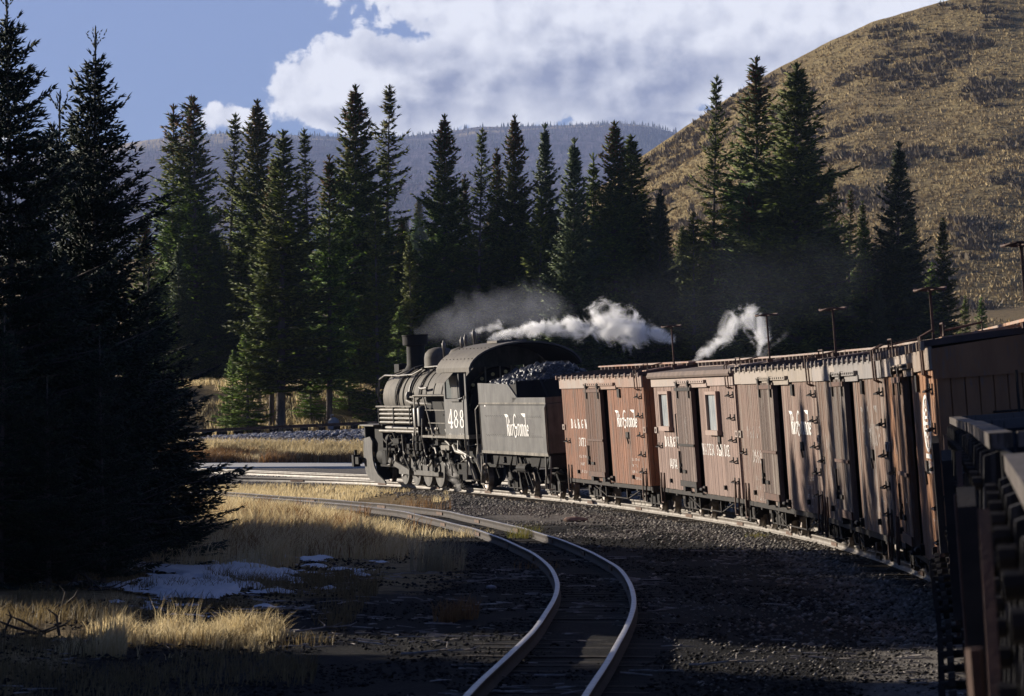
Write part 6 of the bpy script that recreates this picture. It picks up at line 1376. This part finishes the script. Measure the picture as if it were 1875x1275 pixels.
    # engineer's glove/rag on the gap side, cab handrails
    m = MB(); m.tube([(-W - .03, .02, z0 - .5), (-W - .09, .0, z0 - .3), (-W - .09, -.02, 2.35), (-W - .02, .1, 2.5)], .017, 6); m.obj('handrail', M_PIPE, cab)
    letters('locomotive_number', [[(u, v) for u, v in q] for q in word('488', 1.12)], 1.80, .25, 1.68, 2.14, M_WHITE, cab, -W - .004)
    letters('small_lettering', word('RDS'), 1.75, 1.5, 1.50, 1.54, M_WORN, cab, -W - .004); letters('small_lettering', word('K 36'), .75, .3, 1.50, 1.54, M_WORN, cab, -W - .004)
    # main frame, cylinders, drivers, rods
    m = MB(); m.box(-.52, -.42, 0, 11.8, .62, 1.1); m.box(.42, .52, 0, 11.8, .62, 1.1); m.box(-.5, .5, 2.0, 9, .8, 1.1); m.obj('main_frame', M_SOOT_SHADE, r)
    m = MB(); m.cyl((-.84, 9.6, .80), (-.84, 10.6, .80), .30, 24); m.cyl((.84, 9.6, .80), (.84, 10.6, .80), .30, 24); m.box(-1.1, 1.1, 9.75, 10.6, .7, 1.7); m.cyl((-.88, 9.45, 1.28), (-.88, 10.7, 1.28), .17, 18); m.cyl((.88, 9.45, 1.28), (.88, 10.7, 1.28), .17, 18); m.obj('cylinder', M_SOOT_SHADE, r, True)  # dark like soot: shadow behind the plow put into the cylinder colour
    CWY = (4.19, 5.39, 6.57, 7.76)
    dw = MB().lathe((0, 0, 0), [(.10, -.09), (.16, -.08), (.18, .0), (.46, .02), (.50, -.05), (.56, -.05), (.56, .06), (.60, .07), (.60, .10), (.4, .10)], 32, 'x').mesh('driving_wheel', True); dw.materials.append(M_GEAR)
    cw = MB().prism([(.10 * math.cos(a), .10 * math.sin(a)) for a in (0, .6, 1.2)] + [(.50 * math.cos(R(a)), .50 * math.sin(R(a))) for a in range(150, 391, 15)], -.06, .06, 'x').lathe((0, 0, 0), [(.15, -.10), (.15, .08)], 16, 'x').mesh('counterweight'); cw.materials.append(M_PLOW)
    for y in CWY:
        for s in (-1, 1):
            wv = link('driving_wheel', dw, r); wv.location = (s * .52, y, .56); wv.scale = (1 if s < 0 else -1, 1, 1)
            o = link('counterweight', cw, wv); o.location = (-.46, 0, 0)
    m = MB(); m.bar((-1.12, 3.95, .42), (-1.12, 8.0, .42), .05, .13); m.obj('side_rod', M_PLOW, r)
    m = MB(); m.bar((-1.22, 6.55, .42), (-1.22, 9.0, .78), .06, .15); m.obj('main_rod', M_PLOW, r)
    m = MB(); m.box(-1.28, -1.14, 8.85, 9.25, .62, .98); m.box(-1.24, -1.18, 8.0, 9.6, 1.0, 1.06); m.box(-1.24, -1.18, 8.0, 9.6, .54, .60); m.obj('crosshead', M_GEAR, r)
    m = MB(); m.tube([(-1.2, 9.3, 1.3), (-1.22, 8.7, 1.15), (-1.22, 8.1, 1.25)], .03, 6); m.bar((-1.25, 8.7, 1.3), (-1.25, 8.8, .65), .06, .04); m.bar((-1.24, 7.0, 1.25), (-1.24, 8.2, 1.15), .05); m.bar((-1.26, 7.0, 1.45), (-1.26, 6.9, .8), .09, .05); m.bar((-1.25, 6.95, .85), (-1.25, 6.4, .5), .05); m.box(-1.3, -1.12, 7.3, 7.9, 1.2, 1.34); m.bar((-1.26, 7.9, 1.5), (-1.24, 7.3, 1.0), .08, .04); m.obj('valve_gear', M_GEAR, r)
    # springs, hangers and plumbing under cab
    m = MB(); rnd = random.Random(12)
    for k in range(46):
        y = rnd.uniform(-.1, 9.4); z = rnd.uniform(.55, 1.4); x = rnd.uniform(-1.3, -1.02); a = Vector((x, y, z)); b = a + Vector((rnd.uniform(-.08, .08), rnd.uniform(-.5, .5), rnd.uniform(-.45, .35)))
        if b.z < .2: b.z = .3
        m.tube([a, (a + b) / 2 + Vector((0, rnd.uniform(-.1, .1), rnd.uniform(-.1, .1))), b], rnd.choice((.016, .022, .032)), 6)
    tag(m.obj('plumbing', M_PIPE, r), kind='stuff')
    m = MB()
    for k in range(22):
        y = rnd.uniform(.1, 9.0); z = rnd.uniform(.5, 1.35); x = rnd.uniform(-1.26, -1.05)
        if k % 2: m.box(x - .05, x + .05, y - rnd.uniform(.05, .18), y + rnd.uniform(.05, .18), z - .06, z + .06)
        else: m.lathe((x, y, z), [(.03, -.06), (.07, -.05), (.08, .03), (.03, .06)], 10, rnd.choice('xyz'))
    tag(m.obj('fittings', M_GEAR, r), kind='stuff')
    for y in (4.8, 6.0, 7.15):
        m = MB(); [m.box(-.98, -.90, y - .45 + .05 * k, y + .45 - .05 * k, 1.02 + .02 * k, 1.038 + .02 * k) for k in range(6)]; m.box(-1.0, -.88, y - .05, y + .05, .98, 1.16); m.obj('leaf_spring', M_GEAR, r)
    m = MB(); m.tube([(-1.15, 2.3, 1.2), (-1.2, 1.9, 1.05), (-1.22, 1.0, 1.0), (-1.15, .6, .6), (-1.1, .5, .35)], .05, 8); m.tube([(-1.2, 1.6, 1.4), (-1.28, 1.4, 1.1), (-1.25, .2, .9)], .035, 7); m.tube([(-1.1, .1, 1.2), (-1.2, -.1, .8), (-1.15, -.3, .5), (-1.1, -.1, .3)], .06, 8); m.box(-1.25, -1.0, 2.4, 3.2, 1.08, 1.2); m.obj('injector_pipe', M_PIPE, r, True)
    # trailing and leading wheels
    for y, s in ((1.5, -1), (1.5, 1), (11.2, -1), (11.2, 1)):
        wv = link('small_wheel', WHEEL, r); wv.location = (s * .52, y, .36); wv.scale = (1.05 if s < 0 else -1.05, 1.09, 1.09)
    m = MB(); m.box(-1.1, -.95, .9, 2.2, .45, .75); m.box(-1.12, -.92, 1.3, 1.7, .3, .6); m.obj('trailing_frame', M_GEAR, r)
    m = MB(); m.tube([(-1.35, .18, 1.4), (-1.38, .12, .95), (-1.36, .05, .62), (-1.36, -.18, .34), (-1.36, .42, .34), (-1.37, .30, .70), (-1.36, .36, 1.4)], .02, 5); m.box(-1.42, -1.2, -.12, .4, .32, .35); m.obj('cab_step', M_PIPE, r)
    # plow pilot: two curved blades meeting at the nose
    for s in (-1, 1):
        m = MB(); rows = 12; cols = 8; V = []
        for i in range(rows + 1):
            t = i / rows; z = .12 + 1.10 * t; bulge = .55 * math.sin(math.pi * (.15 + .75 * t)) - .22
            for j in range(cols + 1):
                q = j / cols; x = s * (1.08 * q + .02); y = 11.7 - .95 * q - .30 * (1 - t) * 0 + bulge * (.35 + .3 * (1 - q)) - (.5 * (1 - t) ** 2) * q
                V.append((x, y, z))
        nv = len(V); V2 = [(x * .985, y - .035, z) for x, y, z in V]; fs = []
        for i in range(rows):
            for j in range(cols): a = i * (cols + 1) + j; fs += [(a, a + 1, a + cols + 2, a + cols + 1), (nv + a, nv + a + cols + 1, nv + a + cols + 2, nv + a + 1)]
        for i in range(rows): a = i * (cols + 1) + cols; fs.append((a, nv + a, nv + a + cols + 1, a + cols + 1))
        m.add(V + V2, fs); m.obj('plow_blade', M_SOOT_SHADE, r, True)  # blades kept dark: shade on their inner side put into the colour
    # broad rim plate of the left blade, the strip that faces the side
    m = MB(); pr = [(10.85, 1.26), (11.2, 1.18), (11.42, 1.02), (11.5, .78), (11.44, .52), (11.2, .28), (10.8, .13), (10.3, .08)]; 
    vs = [(-1.22, y, z) for y, z in pr] + [(-1.11, y + .03, z) for y, z in pr] + [(-1.22, y - .07, z - .02) for y, z in pr] + [(-1.11, y - .05, z - .02) for y, z in pr]; k = len(pr); fs = []
    for i in range(k - 1): fs += [(i, i + 1, k + i + 1, k + i), (2 * k + i, 3 * k + i, 3 * k + i + 1, 2 * k + i + 1), (i, 2 * k + i, 2 * k + i + 1, i + 1), (k + i, k + i + 1, 3 * k + i + 1, 3 * k + i)]
    m = MB(); m.prism([(11.4, 1.30), (11.5, 1.0), (11.5, .65), (11.35, .32), (10.9, .14), (10.2, .08), (9.2, .06), (9.3, .13), (10.0, .30), (10.35, .5), (10.5, .7), (10.52, 1.0), (10.45, 1.22), (10.7, 1.36)], -1.23, -1.19, 'x'); m.obj('plow_rim', M_PLOW, r)
    m = MB(); m.box(-.12, .12, 12.3, 13.3, .58, .76); m.box(-.16, .16, 13.2, 13.45, .5, .86); m.bar((-1.25, 12.3, .70), (0, 12.9, .70), .06); m.obj('coupler', M_GEAR, r)
    m = MB(); m.box(-1.42, -1.30, 11.4, 11.9, .58, .78); m.box(-1.46, -1.26, 11.8, 12.0, .50, .84); m.bar((-1.36, 11.9, .84), (-1.36, 11.9, .98), .07); m.obj('pilot_step', M_SOOT_SHADE, r)
    m = MB(); m.tube([(-1.0, 10.9, 1.0), (-1.08, 11.2, 1.15), (-1.05, 11.6, 1.05)], .10, 10); m.lathe((-1.05, 10.95, 1.05), [(.12, -.12), (.15, 0), (.12, .12)], 14, 'x'); m.lathe((-1.0, 11.35, 1.12), [(.15, -.06), (.18, 0), (.15, .06)], 14, 'x'); m.obj('steam_pipe', M_PIPE, r, True)
    return r
engine()
# ------------------------------------------------------------------ small thing by the trees
x, y = xpx(611, 158.6), 158.6
m = MB(); m.lathe((0, 0, 0), [(.10, 0), (.27, .03), (.30, .2), (.27, .40), (.16, .52), (.05, .56)], 12); m.tube([(-.12, 0, .5), (-.14, 0, .64), (.0, 0, .66)], .03, 5)
o = m.obj('sack', pmat('pale_sack', (.42, .40, .38), (.28, .27, .26), 4, .9), None, True); o.location = (x, y, float(gz(x, y))); o.scale = (.9, .8, 1.0); tag(o, 'pale round bundle standing by the upper track under a bare trunk', 'sack')

# ------------------------------------------------------------------ steam and smoke (volumes)
def plume(name, label, P, rad, color, dens, thr, nscale, seed, stretch=(1, 1, 1), soft=.9, cat='steam', w=.5, emis=0):
    """P: world points of the axis, rad: radius at each; a lumpy tube around it holds the vapour"""
    P = [Vector(p) for p in P]; n = len(P); m = MB(); e0 = P[0] + (P[0] - P[1]).normalized() * rad[0] * 1.3; e1 = P[-1] + (P[-1] - P[-2]).normalized() * rad[-1] * 1.5; m.tube([e0] + P + [e1], [rad[0] * .5] + [r * 1.45 for r in rad] + [rad[-1] * .6], 14)
    c = sum(P, Vector()) / n; m.v = [tuple(Vector(v) - c) for v in m.v]
    o = m.obj(name, None); o.location = c; tag(o, label, cat, kind='stuff')
    mt = bpy.data.materials.new(name); mt.use_nodes = True; t = NT(mt.node_tree); t.n.clear(); out = t.node('ShaderNodeOutputMaterial'); pv = t.node('ShaderNodeVolumePrincipled'); t.l.new(pv.outputs[0], out.inputs['Volume'])
    pos = t.node('ShaderNodeTexCoord').outputs['Object']
    # soft distance to the axis: smallest normalised distance to the axis segments
    best = None
    for i in range(n - 1):
        a, b = P[i] - c, P[i + 1] - c; d = b - a; L2 = d.length_squared
        q = t.node('ShaderNodeVectorMath', operation='SUBTRACT'); t.l.new(pos, q.inputs[0]); q.inputs[1].default_value = a
        dt = t.node('ShaderNodeVectorMath', operation='DOT_PRODUCT'); t.l.new(q.outputs[0], dt.inputs[0]); dt.inputs[1].default_value = d
        h = t.m('DIVIDE', dt.outputs['Value'], L2, clamp=True)
        sc = t.node('ShaderNodeVectorMath', operation='SCALE'); sc.inputs[0].default_value = d; t.l.new(h, sc.inputs['Scale'])
        e = t.node('ShaderNodeVectorMath', operation='DISTANCE'); t.l.new(q.outputs[0], e.inputs[0]); t.l.new(sc.outputs[0], e.inputs[1])
        rr = t.mr(h, 0, 1, rad[i], rad[i + 1]); k = t.m('DIVIDE', e.outputs['Value'], rr)
        best = k if best is None else t.m('MINIMUM', best, k)
    ns = t.noise(t.mapping(pos, stretch, (seed, seed * .3, 0)), nscale, 7, .68, 1.1)
    v = t.m('ADD', t.m('MULTIPLY', t.m('SUBTRACT', ns, .5), 2.6 * soft + .6), t.m('SUBTRACT', thr, best))
    v = t.m('MULTIPLY', t.mr(v, 0, .6, 0, 1), dens)
    pv.inputs['Color'].default_value = (*color, 1); t.set(pv.inputs['Density'], v); pv.inputs['Anisotropy'].default_value = .45
    o.data.materials.append(mt); return o
def wp(px, py, Z): return (xpx(px, Z), Z, zpx(py, Z))
plume('steam_plume', 'white steam blowing back from the safety valves over the cab', [wp(893, 622, 97), wp(925, 610, 97), wp(985, 600, 97), (wp(1060, 596, 96.5)), wp(1120, 588, 96), wp(1175, 606, 95.5), wp(1225, 622, 95.3)], [.10, .28, .38, .50, .74, .55, .28], (.995, .995, .995), 20, .52, 1.9, 2)
plume('steam_puff', 'small white steam puff from the whistle ahead of the cab', [wp(862, 610, 99.5), wp(885, 602, 99.5), wp(915, 594, 99.5)], [.07, .18, .24], (.99, .99, .99), 5, .55, 3.2, 5)
plume('smoke_cloud', 'grey smoke drifting from the smokestack before the spruces', [wp(768, 612, 104), wp(810, 592, 104), wp(880, 582, 105), wp(960, 572, 105), wp(1010, 560, 106)], [.28, .75, .95, 1.05, .7], (.42, .44, .50), .30, .75, .8, 8, cat='smoke')
plume('smoke_haze', 'thin bluish smoke drifting over the boxcar roofs before the spruces', [wp(1100, 560, 112), wp(1220, 560, 114), wp(1340, 550, 118), wp(1450, 520, 122), wp(1580, 500, 125)], [1.3, 1.7, 1.9, 2.0, 1.4], (.42, .46, .56), .008, .9, .45, 4, cat='smoke')
plume('steam_wisp', 'white arch of steam above the roof of the water service car', [wp(1265, 668, 86), wp(1310, 632, 86), wp(1350, 592, 86), wp(1375, 588, 86), wp(1396, 620, 86), wp(1390, 648, 86)], [.14, .30, .46, .50, .32, .2], (.99, .99, .99), 12, .48, 2.0, 11)
plume('steam_wisp', 'faint steam rising beside the brake wheel of the fourth car', [wp(1350, 668, 84), wp(1385, 655, 84), wp(1410, 640, 84), wp(1436, 614, 84)], [.22, .25, .2, .2], (.9, .9, .93), 1.3, .45, 2.6, 14)
plume('steam_leak', 'steam leaking at the front cylinder beside the plow', [wp(668, 790, 104.5), wp(682, 786, 104.3), wp(698, 793, 104)], [.18, .26, .16], (.92, .9, .88), 4.5, .55, 3.6, 21)
plume('steam_leak', 'steam leaking down beside the wheels under the cab', [wp(822, 848, 96.3), wp(832, 872, 96), wp(842, 895, 96)], [.20, .24, .16], (.92, .9, .88), 4, .55, 3.6, 25)

# ------------------------------------------------------------------ the air
hb = MB().box(-5200, 5200, -90, 9200, -60, 1200); hz = hb.obj('haze', None)
hm = bpy.data.materials.new('haze'); hm.use_nodes = True; t = NT(hm.node_tree); t.n.clear(); out = t.node('ShaderNodeOutputMaterial'); pv = t.node('ShaderNodeVolumePrincipled'); t.l.new(pv.outputs[0], out.inputs['Volume'])
pv.inputs['Color'].default_value = (.50, .64, 1, 1); pv.inputs['Density'].default_value = .00008; pv.inputs['Anisotropy'].default_value = .0
hz.data.materials.append(hm); tag(hz, 'thin blue air that softens the far mountain', 'haze', kind='stuff')
